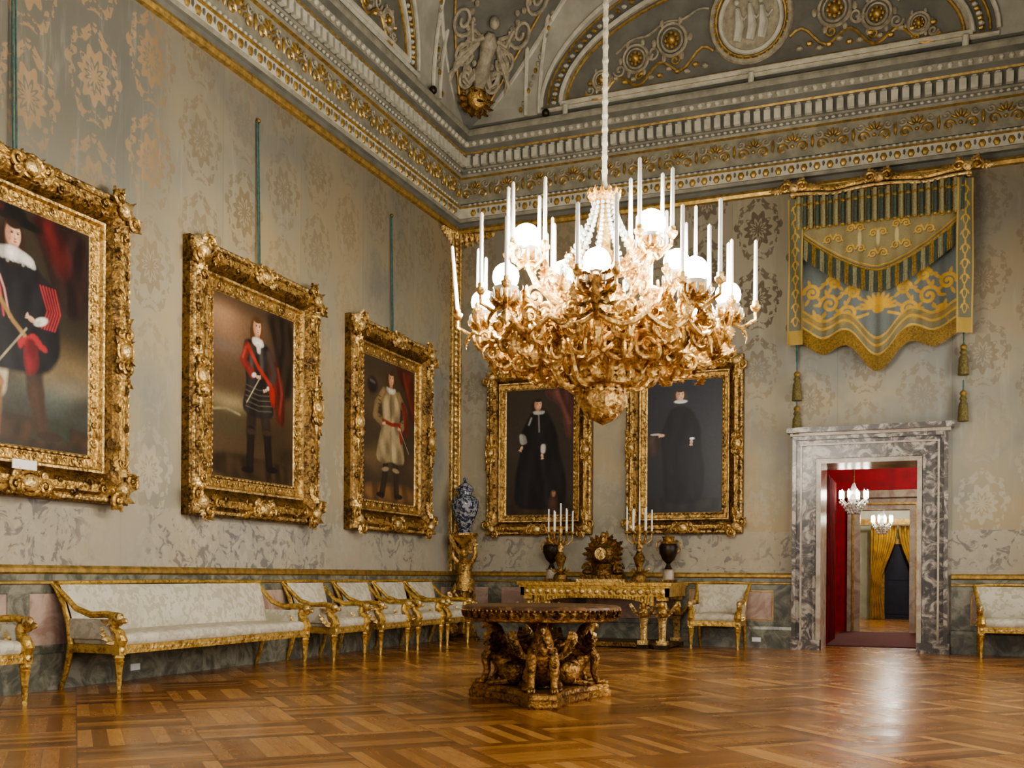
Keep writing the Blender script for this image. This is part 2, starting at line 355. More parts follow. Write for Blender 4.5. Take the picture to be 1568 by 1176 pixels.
# ------------------------------------------------------------------ painter
class Paint:
    def __init__(s,asp,nw,nh,base,seed=3):
        x=np.linspace(0,asp,nw);y=np.linspace(0,1,nh);s.X,s.Y=np.meshgrid(x,y);s.asp=asp
        s.C=np.zeros((nh,nw,3))+np.array(lin(base))
        rs=np.random.RandomState(seed)
        s.nz=0
        for k in range(6):
            fx,fy,p,p2=rs.uniform(2,22),rs.uniform(2,22),rs.uniform(0,6),rs.uniform(0,6)
            s.nz=s.nz+np.sin(s.X*fx+p+2*np.sin(s.Y*fy*.6+p2))*np.sin(s.Y*fy+p2)
        s.nz/=3
        s.fold=0
        for k in range(7):
            fx,fy,p,p2=rs.uniform(25,80),rs.uniform(3,16),rs.uniform(0,6),rs.uniform(0,6)
            s.fold=s.fold+np.sin(s.X*fx+2.2*np.sin(s.Y*fy+p)+p2)
        s.fold=np.clip(s.fold/2.6,-1,1)
        s.tex=.42
    def bl(s,m,col,tex=0):
        c=np.array(lin(col))[None,None,:]
        if tex: c=c*(1+tex*s.fold[...,None])
        m=m[...,None];s.C=s.C*(1-m)+c*m
    def ell(s,cx,cy,rx,ry,col,rot=0,soft=.15,op=1):
        ca,sa=math.cos(rot),math.sin(rot);dx=s.X-cx;dy=s.Y-cy
        u=(dx*ca+dy*sa)/rx;v=(-dx*sa+dy*ca)/ry;d=np.sqrt(u*u+v*v)
        s.bl(np.clip((1-d)/soft+.5,0,1)*op,col)
    def seg(s,a,b):
        ax,ay=a;bx,by=b;dx,dy=bx-ax,by-ay;l=dx*dx+dy*dy+1e-12
        t=np.clip(((s.X-ax)*dx+(s.Y-ay)*dy)/l,0,1)
        return np.hypot(s.X-ax-t*dx,s.Y-ay-t*dy)
    def poly(s,pts,col,soft=.006,op=1,smooth=True):
        if smooth:
            for _ in range(2):
                q=[]
                for i in range(len(pts)):
                    a=pts[i];b=pts[(i+1)%len(pts)]
                    q+= [(a[0]*.8+b[0]*.2,a[1]*.8+b[1]*.2),(a[0]*.2+b[0]*.8,a[1]*.2+b[1]*.8)]
                pts=q
        ins=np.zeros(s.X.shape,bool);D=np.full(s.X.shape,9.)
        n=len(pts)
        for i in range(n):
            a=pts[i];b=pts[(i+1)%n]
            D=np.minimum(D,s.seg(a,b))
            if a[1]!=b[1]:
                c=((a[1]>s.Y)!=(b[1]>s.Y))&(s.X<(b[0]-a[0])*(s.Y-a[1])/(b[1]-a[1])+a[0]);ins^=c
        sd=np.where(ins,D,-D);s.bl(np.clip(sd/soft+.5,0,1)*op,col,s.tex)
        if sum(col)>90: s.bl(np.clip(.03-np.abs(sd-.01),0,.03)/.03*.35*op*ins,tuple(c*.55 for c in col))
    def stroke(s,pts,w,col,soft=.004,op=1,tex=.15):
        D=np.full(s.X.shape,9.)
        for i in range(len(pts)-1): D=np.minimum(D,s.seg(pts[i],pts[i+1]))
        s.bl(np.clip((w-D)/soft+.5,0,1)*op,col,tex)
        if w>.018: s.bl(np.clip((w*.5-D)/w,0,1)*op*.5,tuple(min(255,c*1.25+8) for c in col))
    def grad(s,y0,y1,col,op=1):
        m=np.clip((s.Y-y0)/(y1-y0),0,1);s.bl(m*op,col)
    def blot(s,cx,cy,rx,ry,col,op=.6):
        d=((s.X-cx)/rx)**2+((s.Y-cy)/ry)**2;s.bl(np.exp(-d)*op*np.clip(.8+.5*s.nz,0,1.2).clip(0,1),col)
    def head(s,x,y,r,hair=(40,28,20),skin=(205,165,135),hl=1.5,turn=.15):
        s.ell(x-r*.15,y-r*.28*hl,r*1.1,r*(1.0+.3*hl),hair,soft=.3)
        s.ell(x+r*.5,y-r*.3*hl,r*.7,r*(.8+.2*hl),tuple(c*1.3 for c in hair),soft=.4,op=.6)
        s.poly([(x-r*.35,y-r*.5),(x+r*.4,y-r*.5),(x+r*.5,y-r*1.5),(x-r*.5,y-r*1.5)],(160,120,96))
        s.ell(x,y,r*.68,r,skin,soft=.18)
        s.ell(x-r*.45,y-r*.05,r*.3,r*.85,(140,96,72),soft=.7,op=.65)
        s.ell(x,y-r*.85,r*.5,r*.2,(140,96,72),soft=.8,op=.5)
        s.ell(x+turn*r*.3,y+r*.8,r*.68,r*.36,hair,soft=.35)
        for k in(-1,1):
            s.ell(x+turn*r+k*r*.27,y+r*.15,r*.15,r*.1,(150,105,82),soft=.8,op=.7)
            s.ell(x+turn*r+k*r*.27,y+r*.13,r*.1,r*.055,(40,26,22),soft=.5)
            s.ell(x+turn*r+k*r*.27,y+r*.29,r*.16,r*.035,(90,60,45),soft=.6,op=.7)
            s.ell(x+turn*r+k*r*.32,y-r*.22,r*.17,r*.14,(216,138,116),soft=.9,op=.5)
        s.ell(x+turn*r*1.3,y-r*.06,r*.06,r*.22,(232,196,166),soft=.6)
        s.ell(x+turn*r*.9,y-r*.1,r*.05,r*.2,(160,112,86),soft=.8,op=.6)
        s.ell(x+turn*r*1.1,y-r*.3,r*.12,r*.04,(120,75,60),soft=.6)
        s.ell(x+turn*r*1.1,y-r*.5,r*.17,r*.055,(160,72,62),soft=.5)
    def hand(s,x,y,r,a=0,col=(206,166,138)):
        s.ell(x,y,r,r*.62,col,a,.3)
        for k in range(4): s.stroke([(x+r*.5*math.cos(a),y+r*.5*math.sin(a)),(x+r*1.5*math.cos(a-.5+k*.28),y+r*1.5*math.sin(a-.5+k*.28))],r*.15,col,r*.15,tex=0)
        s.ell(x,y-r*.4,r*.7,r*.2,(150,110,86),a,.8,.5)
    def mesh(s,name,wd,ht,M,mat,fold=None,parent=None,mask=None):
        nh,nw=s.X.shape
        x,y=np.meshgrid(np.linspace(-.5,.5,nw)*wd,np.linspace(-.5,.5,nh)*ht);z=fold(x,y) if fold else x*0
        v=np.stack([x,y,z,np.ones_like(x)],-1).reshape(-1,4)@np.array(M).T
        v=v[:,:3]
        idx=np.arange(nh*nw).reshape(nh,nw)
        f=np.stack([idx[:-1,:-1],idx[:-1,1:],idx[1:,1:],idx[1:,:-1]],-1)
        if mask is not None:
            mk=mask[:-1,:-1]&mask[:-1,1:]&mask[1:,1:]&mask[1:,:-1];f=f[mk]
        f=f.reshape(-1,4)
        me=bpy.data.meshes.new(name);me.from_pydata(v.tolist(),[],f.tolist())
        ca=me.color_attributes.new('Col','FLOAT_COLOR','POINT')
        c=np.concatenate([s.C,np.ones(s.C.shape[:2]+(1,))],-1).reshape(-1)
        ca.data.foreach_set('color',c.astype(np.float32))
        me.materials.append(mat);me.polygons.foreach_set('use_smooth',[True]*len(me.polygons))
        ob=bpy.data.objects.new(name,me);bpy.context.collection.objects.link(ob)
        if parent: ob.parent=parent
        return ob
# ------------------------------------------------------------------ shell
def quadobj(name,boxes,mat):
    b=MB()
    for bx in boxes: b.box(*bx,mat)
    return b.build(name,False)
DX0,DX1,DZ=6.43,7.89,2.98
quadobj('floor',[(-.3,W+.3,-L,.9,-.2,0)],floorm)
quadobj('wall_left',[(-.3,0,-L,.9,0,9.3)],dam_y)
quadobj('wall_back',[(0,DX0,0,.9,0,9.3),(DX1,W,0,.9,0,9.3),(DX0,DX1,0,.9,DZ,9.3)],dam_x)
wb=MB();wins=[-2.6,-6.4,-10.2,-14.0,-17.8]
y=0.9
for c in wins:
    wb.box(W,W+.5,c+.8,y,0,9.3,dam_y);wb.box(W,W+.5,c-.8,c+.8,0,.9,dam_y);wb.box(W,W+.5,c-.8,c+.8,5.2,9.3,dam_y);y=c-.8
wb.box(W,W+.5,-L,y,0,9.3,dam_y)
wb.build('wall_right',False)
for i,c in enumerate(wins):
    b=MB();fw=plasterw
    b.box(W+.1,W+.2,c-.8,c-.72,.9,5.2,fw);b.box(W+.1,W+.2,c+.72,c+.8,.9,5.2,fw)
    b.box(W+.1,W+.2,c-.03,c+.03,.9,5.2,fw)
    for z in(.9,1.9,2.95,4.0,5.12): b.box(W+.1,W+.2,c-.8,c+.8,z,z+.08,fw)
    b.build('window_%d'%(i+1),False)
def pathfull(d): return [(d,-L),(d,-d),(W-d,-d),(W-d,-L)]
def path1(d): return [(d,-L),(d,-d),(6.0,-d)]
def path2(d): return [(8.36,-d),(W-d,-d),(W-d,-L)]
def mould(b,path,prof):
    for (d0,z0,m0),(d1,z1,_) in zip(prof,prof[1:]):
        A=[(x,y,z0) for x,y in path(d0)];B=[(x,y,z1) for x,y in path(d1)];n=len(A)
        b.add(A+B,[(i,i+1,n+i+1,n+i) for i in range(n-1)],m0)
cor=MB();g=gflat;pw=cstone;pg=plasterg;pl=plaster
prof=[(0,7.36,g),(.06,7.37,g),(.08,7.42,g),(.06,7.47,g),(.04,7.48,pg),(.05,7.55,pg),(.09,7.57,pw),(.11,7.62,pw),(.08,7.64,plasterw),(.08,7.82,g),(.12,7.84,pw),(.12,7.87,pg),
(.09,7.9,cstone),(.09,8.34,g),(.14,8.36,pw),(.16,8.40,pg),(.17,8.46,pw),(.2,8.48,pg),(.2,8.72,pw),(.23,8.73,g),(.24,8.76,pg),(.26,8.84,pw),(.32,8.92,pg),(.4,8.98,pw),(.42,9.04,pw),(.42,9.08,pg),(.3,9.08,pg),(.3,9.25,pg)]
mould(cor,pathfull,prof)
def along(step,fn,y_end=-L+.5):
    n=int((W-.5)/step);off=(W-n*step)/2
    for i in range(n+1): fn(MBk@T(off+i*step,0,0))
    n=int((-y_end)/step)
    for i in range(n): fn(ML@T(-off-i*step,0,0))
def drop(M):
    cor.ell((0,7.72,.085),(.055,.07,.03),gflat,M=M,nu=6,nv=4)
    cor.ell((.1,7.75,.085),(.022,.05,.02),plasterg,M=M,nu=5,nv=4)
along(.2,drop)
def bead(M): cor.ell((0,7.86,.12),(.035,.022,.02),plasterw,M=M,nu=5,nv=4)
along(.1,bead)
def dent(M): cor.box(-.05,.05,8.5,8.66,.2,.28,plasterw,M=M);cor.ell((.0,8.7,.21),(.05,.03,.03),plasterw,M=M,nu=6,nv=4)
along(.16,dent)
def bead2(M): cor.ell((0,8.43,.165),(.035,.025,.025),plasterw,M=M,nu=5,nv=4)
along(.1,bead2)
def egg(M): cor.ell((0,8.88,.3),(.045,.05,.04),plasterw,M=M,nu=6,nv=4)
along(.14,egg)
def palm(M):
    for a in(-60,-30,0,30,60):
        r=math.radians(a);cor.ell((math.sin(r)*.1,8.12+math.cos(r)*.11,.1),(.024,.075,.03),gflat,M=M,nu=5,nv=4,R=RZ(-r))
    cor.ell((0,8.08,.1),(.035,.035,.03),gflat,M=M,nu=6,nv=4)
    for k in(-1,1):
        cor.scroll(M@T(k*.16,8.05,.1)@S(-k,1,1),.09,gflat,1.3,.018,a0=0,n=4,seg=12,ball=False)
        cor.scroll(M@T(k*.2,8.22,.1)@S(k,-1,1),.07,relief,1.3,.016,a0=0,n=4,seg=12,ball=False)
    cor.ell((.31,8.12,.1),(.03,.12,.03),gflat,M=M,nu=5,nv=4)
along(.62,palm)
cor.build('trim_1')
dd=MB();dp=[(.0,1.21,g),(.05,1.22,g),(.07,1.19,g),(.07,1.15,g),(.04,1.13,marbgr),(.04,1.07,g),(.055,1.06,g),(.055,1.04,g),(.03,1.03,marbgr),(.03,.95,marbgr),(.025,.94,marbp),(.025,.44,marbgr),(.03,.43,marbgr),(.03,.36,marbgr),(.06,.35,marbgr),(.07,.3,marbgr),(.07,0,marbgr)]
mould(dd,path1,dp);mould(dd,path2,dp)
def stile(M): dd.box(-.13,.13,.36,.95,.02,.034,marbgr,M=M)
for i in range(11): stile(ML@T(-.8-1.8*i,0,0))
for x in(.8,2.4,4.2,5.85,8.5,10.3): stile(MBk@T(x,0,0))
for (a,b_) in((8.65,10.15),(4.35,5.7)):
    for z in(.46,.92): dd.box(a,b_,z-.008,z+.008,.02,.036,g,M=MBk)
    for x in(a,b_): dd.box(x-.008,x+.008,.46,.92,.02,.036,g,M=MBk)
dd.build('trim_2')
# gilt corner fillets
vf=MB()
for M,sx,w_ in((ML,-1,.3),(MBk,1,.1)):
    vf.box(.0 if sx>0 else -w_,w_ if sx>0 else 0,1.2,7.4,0,.05,gold,M=M)
    vf.tube([(sx*(w_-.01),1.22,.05),(sx*(w_-.01),7.38,.05)],.02,goldl,M=M,n=8)
    for i in range(62):
        vf.leaf(M@T(sx*w_*.5,1.25+i*.1,.06)@RZ(pi/2),.13,w_*.7,goldl,.4,ns=5)
    for t in range(12):
        vf.leaf(M@T(sx*(.1+.055*t),7.37-.004*t,.07)@RZ(-pi/2-sx*.2*(-1)**t),.3-.02*t,.1,goldl if t%2 else gold,.3)
vf.build('trim_3')
# ------------------------------------------------------------------ ceiling vault
Z0=9.2
def dfun(h): return .3+3.0*(1-math.sqrt(max(0,1-(h/3.2)**2)))
def kfun(h): return .12+.95*h**.8
ce=MB();rows=[]
hs=[3.2*math.sin(pi/2*i/26) for i in range(27)]
for h in hs:
    d=dfun(h);k=min(kfun(h),2.3)
    rows.append([(d,-L+d,Z0+h),(d,-d-k,Z0+h),(d+k,-d,Z0+h),(W-d-k,-d,Z0+h),(W-d,-d-k,Z0+h),(W-d,-L+d,Z0+h)])
for A,B in zip(rows,rows[1:]):
    for i in range(5):
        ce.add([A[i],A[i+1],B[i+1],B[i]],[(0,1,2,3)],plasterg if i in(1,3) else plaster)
ce.add(rows[-1],[tuple(range(6))],plaster)
ce.box(-.3,W+.5,-L,.9,12.6,12.8,plaster)
def PB(x,h,o): return Vector((x,-(dfun(h)+o),Z0+h))
def PL(y,h,o): return Vector((dfun(h)+o,-y,Z0+h))
r2=math.sqrt(.5)
def PD(u,h,o):
    d=dfun(h);k=kfun(h);return Vector((d+k/2+u*r2+o*r2,-(d+k/2)+u*r2-o*r2,Z0+h))
def ctube(F,pts,r,mat,o=.0,n=6,rad=None): ce.tube([F(p[0],p[1],o) for p in pts],rad or r,mat,n=n)
def arc(cx,a,b,h0,t0=0,t1=pi,n=40): return [(cx-a*math.cos(t0+(t1-t0)*i/n),h0+b*math.sin(t0+(t1-t0)*i/n)) for i in range(n+1)]
def circ(cx,cy,r,n=24): return [(cx+r*math.cos(2*pi*i/n),cy+r*math.sin(2*pi*i/n)) for i in range(n+1)]
def spir(cx,cy,r,turns=1.6,a0=0,f=1,n=22): return [(cx+r*(1-.85*i/n)*math.cos(a0+f*turns*2*pi*i/n),cy+r*(1-.85*i/n)*math.sin(a0+f*turns*2*pi*i/n)) for i in range(n+1)]
def lunette(F,cx):
    a,b=3.25,1.5;h0=.1
    def fill(a,b,o,mat,h0):
        nx,ny=50,10;vs=[];fs=[]
        for i in range(nx+1):
            q=-math.cos(pi*i/nx);x=cx+a*q;top=b*math.sqrt(max(0,1-q*q))
            for j in range(ny+1): vs.append(F(x,h0+top*j/ny,o))
        for i in range(nx):
            for j in range(ny):
                p=i*(ny+1)+j;fs.append((p,p+ny+1,p+ny+2,p+1))
        ce.add(vs,fs,mat)
    fill(a+.35,b+.3,.012,plasterg,h0-.06);fill(a,b,.03,relief,h0);fill(a-.12,b-.12,.04,plasterg,h0+.06)
    for (da,r,m,o) in((.36,.035,plasterw,.03),(.24,.022,gflat,.03),(0,.04,plasterw,.05),(-.12,.026,gflat,.05)):
        ctube(F,arc(cx,a+da,b+da*.9,h0),r,m,o)
        ctube(F,[(cx-a-da+2*(a+da)*i/30,h0-da*.2) for i in range(31)],r,m,o)
    for i in range(70):
        t=pi*(i+.5)/70;ce.ell(F(cx-(a+.12)*math.cos(t),h0+(b+.11)*math.sin(t),.04),(.05,.05,.035),gflat if i%2 else plasterw,nu=5,nv=4)
    for r,w,m in((.62,.05,relief),(.55,.022,gflat),(.48,.04,plasterw)):
        ctube(F,circ(cx,.86,r,32),w,m,.06,n=6)
    for i in range(28):
        t=2*pi*i/28;ce.ell(F(cx+.585*math.cos(t),.86+.585*math.sin(t),.08),.035,gflat,nu=6,nv=4)
    vs=[F(cx,.86,.07)]+[F(cx+.5*math.cos(2*pi*i/24),.86+.5*math.sin(2*pi*i/24),.06) for i in range(24)]
    ce.add(vs,[(0,i+1,(i+1)%24+1) for i in range(24)],relief)
    for dx,hh in((-.2,.72),(0,.78),(.18,.7)):
        ctube(F,[(cx+dx-.03,.55),(cx+dx+.02,.75),(cx+dx,.55+hh*.65)],0,plasterw,.1,rad=[.07,.085,.04])
        ce.ell(F(cx+dx,.6+hh*.68,.12),.045,plasterw,nu=8,nv=6)
        ctube(F,[(cx+dx,.95),(cx+dx+.1,.85),(cx+dx+.17,.92)],.02,plasterw,.1)
    for sg in(-1,1):
        for (dx,hy,r) in((1.28,.78,.24),(1.9,.6,.21),(2.5,.36,.15)):
            x=cx+sg*dx
            for rr,w in((r,.028),(r*.72,.02)): ctube(F,circ(x,hy,rr,20),w,relief,.06,n=5)
            ce.ell(F(x,hy,.08),(r*.35,r*.35,r*.35),gflat,nu=8,nv=5)
            for i in range(8):
                t=2*pi*i/8;ce.ell(F(x+r*.42*math.cos(t),hy+r*.42*math.sin(t),.06),r*.16,gflat,nu=6,nv=4)
            ctube(F,spir(x+sg*r*1.35,hy-.14,r*.5,1.3,0 if sg>0 else pi,-sg),.022,relief,.06,n=5)
            ctube(F,spir(x-sg*r*.2,hy-r*1.3,r*.4,1.3,pi/2,sg),.02,gflat,.06,n=5)
            for i in range(6):
                t=i*1.05;ce.ell(F(x+r*1.25*math.cos(t),hy+r*1.25*math.sin(t),.06),(r*.18,r*.12,r*.3),relief,nu=6,nv=4)
        ctube(F,[(cx+sg*(.6+2.2*i/24),.5+.12*math.sin(i*.8)-.015*i) for i in range(25)],.025,gflat,.055,n=5)
        ctube(F,[(cx+sg*(.65+2.0*i/24),1.12-.1*(i/8)**1.6*.9+.03*math.sin(i*.9)) for i in range(20)],.02,relief,.055,n=5)
        for i in range(14):
            x=cx+sg*(.75+.15*i);ce.ell(F(x,.3+.05*math.sin(i*2.),.05),(.06,.05,.04),gflat if i%2 else relief,nu=6,nv=4)
lunette(PB,W/2)
lunette(PL,5.85);lunette(PL,13.2)
for F in(PB,PL):
    for x in(1.45,1.7):
        ctube(F,[(x+ (x-1.1)*.35*(i/14)**2*2.2,1.9*i/14) for i in range(15)],.035,plasterw,.03)
    ce.ell(F(1.85,-.04,.1),(.07,.07,.07),bronze,nu=8,nv=5)
    for i in range(16):
        h=.12+i*.1;ce.ell(F(1.25+.5*h+.05,h,.03),(.035,.03,.05),gflat if i%3==0 else relief,nu=6,nv=4)
for sg in(-1,1):
    ctube(PD,[(sg*(.1+.5*kfun(h)*1.3),h) for h in [.08*i for i in range(24)]],.045,plasterw,.02)
    ctube(PD,[(sg*(.02+.5*kfun(h)*1.05),h) for h in [.2+.08*i for i in range(21)]],.022,gflat,.03)
    for j,(hh,r) in enumerate(((.55,.13),(.85,.17),(1.2,.2),(1.6,.2))):
        ctube(PD,spir(sg*(.26+.13*j),hh,r,1.6,pi if sg>0 else 0,sg),.035,relief,.05,n=5)
        for t in range(5):
            ce.ell(PD(sg*(.16+.1*j+.05*(t%2)),hh-.16+t*.09,.05),(.05,.04,.06),relief,nu=6,nv=4)
ctube(PD,[(0,.45),(0,.62),(.0,.8),(0,1.0),(0,1.12)],0,relief,.1,n=10,rad=[.09,.15,.11,.16,.06])
ce.ell(PD(0,1.22,.12),(.09,.09,.11),relief)
for sg in(-1,1):
    ctube(PD,[(sg*.12,1.05),(sg*.3,1.0),(sg*.38,1.2)],0,relief,.1,rad=[.06,.05,.035])
    ctube(PD,[(sg*.08,.65),(sg*.2,.5),(sg*.3,.55),(sg*.32,.7)],0,relief,.08,rad=[.09,.07,.05,.03])
    for t in range(5): ctube(PD,[(sg*.1,1.05),(sg*(.3+.06*t),1.12-.14*t),(sg*(.5),1.0-.17*t)],0,relief,.06,rad=[.03,.045,.012])
mp=PD(0,.3,.12)
MM=T(*mp)@Matrix(((r2,0,r2,0),(r2,0,-r2,0),(0,1,0,0),(0,0,0,1)))@S(1.25)
ce.ell((0,0,.04),(.15,.19,.12),gold,M=MM)
for i in range(14):
    t=2*pi*i/14;ce.leaf(MM@RZ(t)@T(.12,0,0),.17,.11,goldd,.8)
for sg in(-1,1): ce.ell((sg*.06,.04,.14),(.03,.02,.02),bronze,M=MM)
ce.ell((0,-.01,.17),(.025,.05,.03),gold,M=MM);ce.ell((0,-.09,.15),(.05,.018,.02),bronze,M=MM)
ce.build('ceiling')
# ------------------------------------------------------------------ frames
def frame(b,M,w,h,bw,dep,k_=1.0):
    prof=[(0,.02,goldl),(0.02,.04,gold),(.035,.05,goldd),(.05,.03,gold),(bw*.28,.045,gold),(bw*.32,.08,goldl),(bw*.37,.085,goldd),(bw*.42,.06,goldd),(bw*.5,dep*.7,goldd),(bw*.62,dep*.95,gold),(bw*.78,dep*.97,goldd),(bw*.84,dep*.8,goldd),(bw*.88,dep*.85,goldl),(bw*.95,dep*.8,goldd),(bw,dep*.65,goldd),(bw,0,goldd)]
    def loop(o): return [(-w/2-o,-h/2-o),(w/2+o,-h/2-o),(w/2+o,h/2+o),(-w/2-o,h/2+o)]
    for (o0,z0,m),(o1,z1,_) in zip(prof,prof[1:]):
        A=[(x,y,z0) for x,y in loop(o0)];B=[(x,y,z1) for x,y in loop(o1)]
        b.add(A+B,[(i,(i+1)%4,4+(i+1)%4,4+i) for i in range(4)],m,M)
    for side in range(4):
        Lg=(w if side%2==0 else h);R=M@RZ(side*pi/2)
        dist=(h/2 if side%2==0 else w/2)
        half=Lg/2+bw
        n=int(2*half/.1)
        for i in range(n):
            x=-half+(i+.5)*2*half/n
            b.ell((x,-dist-bw*.915,dep*.83),(.038,.025,.024),goldl,M=R,nu=6,nv=4)
        n=int(Lg/.075)
        for i in range(n):
            x=-Lg/2+(i+.5)*Lg/n
            b.ell((x,-dist-.035,.05),(.028,.014,.014),goldl,M=R,nu=5,nv=4)
        n=int(Lg/.19)
        for i in range(n):
            x=-Lg/2+(i+.5)*Lg/n;sg=1 if i<n/2 else -1
            b.leaf(R@T(x-sg*.1,-dist-bw*.7,dep*.96)@(RZ(.25*(-1)**i) if sg>0 else RZ(pi+.25*(-1)**i)),.22,.11*k_,gold if i%2 else goldl,.3)
            b.scroll(R@T(x,-dist-bw*.7+(-1)**i*.05,dep*.98)@S(sg,(-1)**i,1),.045*k_,goldd,1.2,.012,n=4,seg=10,ball=False)
            b.scroll(R@T(x,-dist-bw*.17-.01,.045)@S(sg,1,1),.036*k_,goldl,1.2,.008,n=4,seg=10,ball=False)
        def cart(c,q):
            b.ell((0,0,.02),(.1*q,.085*q,.055*q),goldl,M=c)
            b.tube([(.13*q*math.cos(t*pi/8),.11*q*math.sin(t*pi/8),.02) for t in range(17)],.018*q,gold,M=c,n=5)
            for k in(-1,1):
                b.scroll(c@T(k*.17*q,-.03,.02)@S(k,1,1),.085*q,gold,1.5,.02*q,a0=pi,flip=-1)
                b.scroll(c@T(k*.16*q,.07*q,.02)@S(k,1,1),.05*q,goldl,1.4,.014*q,a0=pi,flip=1,n=5)
                b.leaf(c@T(k*.2*q,0,.02)@RZ(0 if k>0 else pi),.26*q,.11*q,goldl,.45)
                b.leaf(c@T(k*.2*q,-.03,.02)@RZ(-.5 if k>0 else pi+.5),.2*q,.09*q,gold,.45)
                b.leaf(c@T(k*.05*q,0,.04)@RZ(pi/2+k*-.6),.17*q,.09*q,goldl,.6)
                b.leaf(c@T(k*.05*q,0,.04)@RZ(-pi/2+k*.6),.15*q,.09*q,gold,.6)
        cart(R@T(0,-dist-bw*.74,dep),k_)
        cn=M@T((w/2+bw*.7)*(1 if side in(0,1) else -1),(h/2+bw*.7)*(1 if side in(1,2) else -1),dep)
        a0={0:-pi/4,1:pi/4,2:3*pi/4,3:-3*pi/4}[side]
        c=cn@RZ(a0)@S(k_)
        b.ell((0,0,.02),(.09,.1,.06),goldl,M=c)
        b.leaf(c@T(-.05,0,.05),.24,.16,goldl,.5)
        for k in(-1,1):
            b.scroll(c@T(.01,k*.14,.03)@S(1,k,1),.09,gold,1.5,.024,a0=0,flip=1)
            b.leaf(c@T(-.08,k*.12,.03)@RZ(k*pi*.75),.34,.13,goldl,.35)
            b.leaf(c@T(-.14,k*.1,.03)@RZ(k*pi*.82),.26,.1,gold,.4)
            b.leaf(c@T(.0,k*.05,.04)@RZ(k*.8),.2,.1,goldl,.6)
            b.leaf(c@T(.0,k*.1,.04)@RZ(k*1.4),.18,.09,gold,.6)
            b.scroll(c@T(-.2,k*.2,.02)@S(1,k,1),.06,gold,1.3,.015,a0=pi)
def painting(M,wc,hc,bw,dep,P,k_=1.0):
    e=bpy.data.objects.new('portrait_painting',None);bpy.context.collection.objects.link(e)
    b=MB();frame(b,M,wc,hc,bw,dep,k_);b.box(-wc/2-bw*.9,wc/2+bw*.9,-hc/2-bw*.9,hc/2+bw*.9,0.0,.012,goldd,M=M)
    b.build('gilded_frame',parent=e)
    P.mesh('canvas',wc+.04,hc+.04,M@T(0,0,.03),oil,parent=e)
    return e
# --- P1 : cavalier in a wide black hat, slashed red sleeves, cloak, landscape right
A=.77
P=Paint(A,250,330,(54,46,34))
P.blot(.62,.22,.3,.12,(104,112,102),.9);P.blot(.6,.36,.3,.08,(138,118,82),.8);P.blot(.6,.1,.35,.1,(44,60,58),.9);P.blot(.7,.28,.12,.04,(150,140,120),.7);P.blot(.45,.46,.2,.04,(120,96,60),.6)
P.poly([(.42,1),(.77,1),(.77,.62),(.66,.58),(.56,.7),(.5,.86)],(44,28,26),.06);P.poly([(.46,1),(.56,1),(.66,.85),(.64,.76),(.56,.8)],(92,28,26),.06,.85)
P.X=P.X-.055
P.poly([(-.1,0),(.77,0),(.77,.1),(.3,.14),(-.1,.12)],(66,48,30),.06)
for q in range(30): P.ell(.42+.012*(q%10)*1.6,.05+.03*(q//10)+.01*math.sin(q*3),.02,.012,(50,66,50),q,.8,.6)
P.stroke([(.24,.42),(.22,.24)],.05,(200,182,150),.02)
P.stroke([(.21,.25),(.195,.07)],.046,(128,90,56),.018);P.ell(.2,.25,.06,.022,(150,110,70),.1,.4);P.ell(.16,.045,.085,.022,(110,76,46))
P.stroke([(.4,.42),(.42,.24)],.045,(64,50,40),.02);P.stroke([(.42,.25),(.45,.08)],.04,(70,52,38),.018);P.ell(.5,.06,.07,.02,(60,44,34))
P.poly([(.12,.78),(.2,.8),(.3,.81),(.42,.79),(.53,.62),(.56,.42),(.48,.32),(.3,.31),(.12,.3),(.03,.42),(.04,.62)],(27,25,29),.02)
P.poly([(.12,.76),(.22,.78),(.27,.62),(.2,.5),(.05,.54)],(44,34,38),.02)
for i in range(9): P.stroke([(.09+i*.018,.74-.006*i),(.09+i*.021,.64),(.06+i*.028,.53)],.005,(178,66,70) if i%2 else (208,150,142),.006)
P.poly([(.03,.55),(.13,.56),(.2,.51),(.1,.48)],(156,48,54),.015)
P.poly([(.41,.76),(.5,.72),(.56,.6),(.5,.5),(.44,.52),(.47,.6)],(38,31,34),.012)
for i in range(6): P.stroke([(.44+i*.016,.70),(.48+i*.014,.6),(.45+i*.014,.52)],.004,(164,52,56),.005)
P.ell(.445,.545,.038,.018,(224,217,204),.4,.5);P.ell(.43,.535,.018,.01,(190,182,170),.4,.8);P.hand(.395,.545,.02,2.8)
for i in range(7): P.ell(.34+.02*i,.47-.012*abs(i-3),.014,.022,(166,44,48),i*.7,.5)
P.poly([(.36,.46),(.42,.46),(.44,.34),(.38,.3),(.36,.36)],(132,32,38),.02)
P.stroke([(.14,.72),(.3,.52),(.36,.47)],.010,(150,120,70),.008);P.ell(.2,.4,.04,.03,(40,34,36))
P.stroke([(.37,.5),(.2,.3)],.005,(150,140,110),.004)
P.ell(.3,.948,.15,.024,(20,17,17),-.14,.25);P.ell(.29,.966,.08,.038,(24,20,20));P.stroke([(.24,.975),(.16,.97),(.12,.955)],.012,(70,30,28),.02)
P.head(.3,.875,.056,(44,26,18),(216,174,142),2.4)
P.poly([(.2,.805),(.3,.83),(.4,.805),(.42,.755),(.36,.77),(.3,.765),(.24,.77),(.19,.75)],(228,223,212),.012)
for i in range(9): P.ell(.195+.026*i,.757+.012*abs(math.sin(i)),.008,.006,(170,165,155),0,.6,.7)
painting(ML@T(-9.82,3.47,0),1.72,2.22,.5,.17,P)
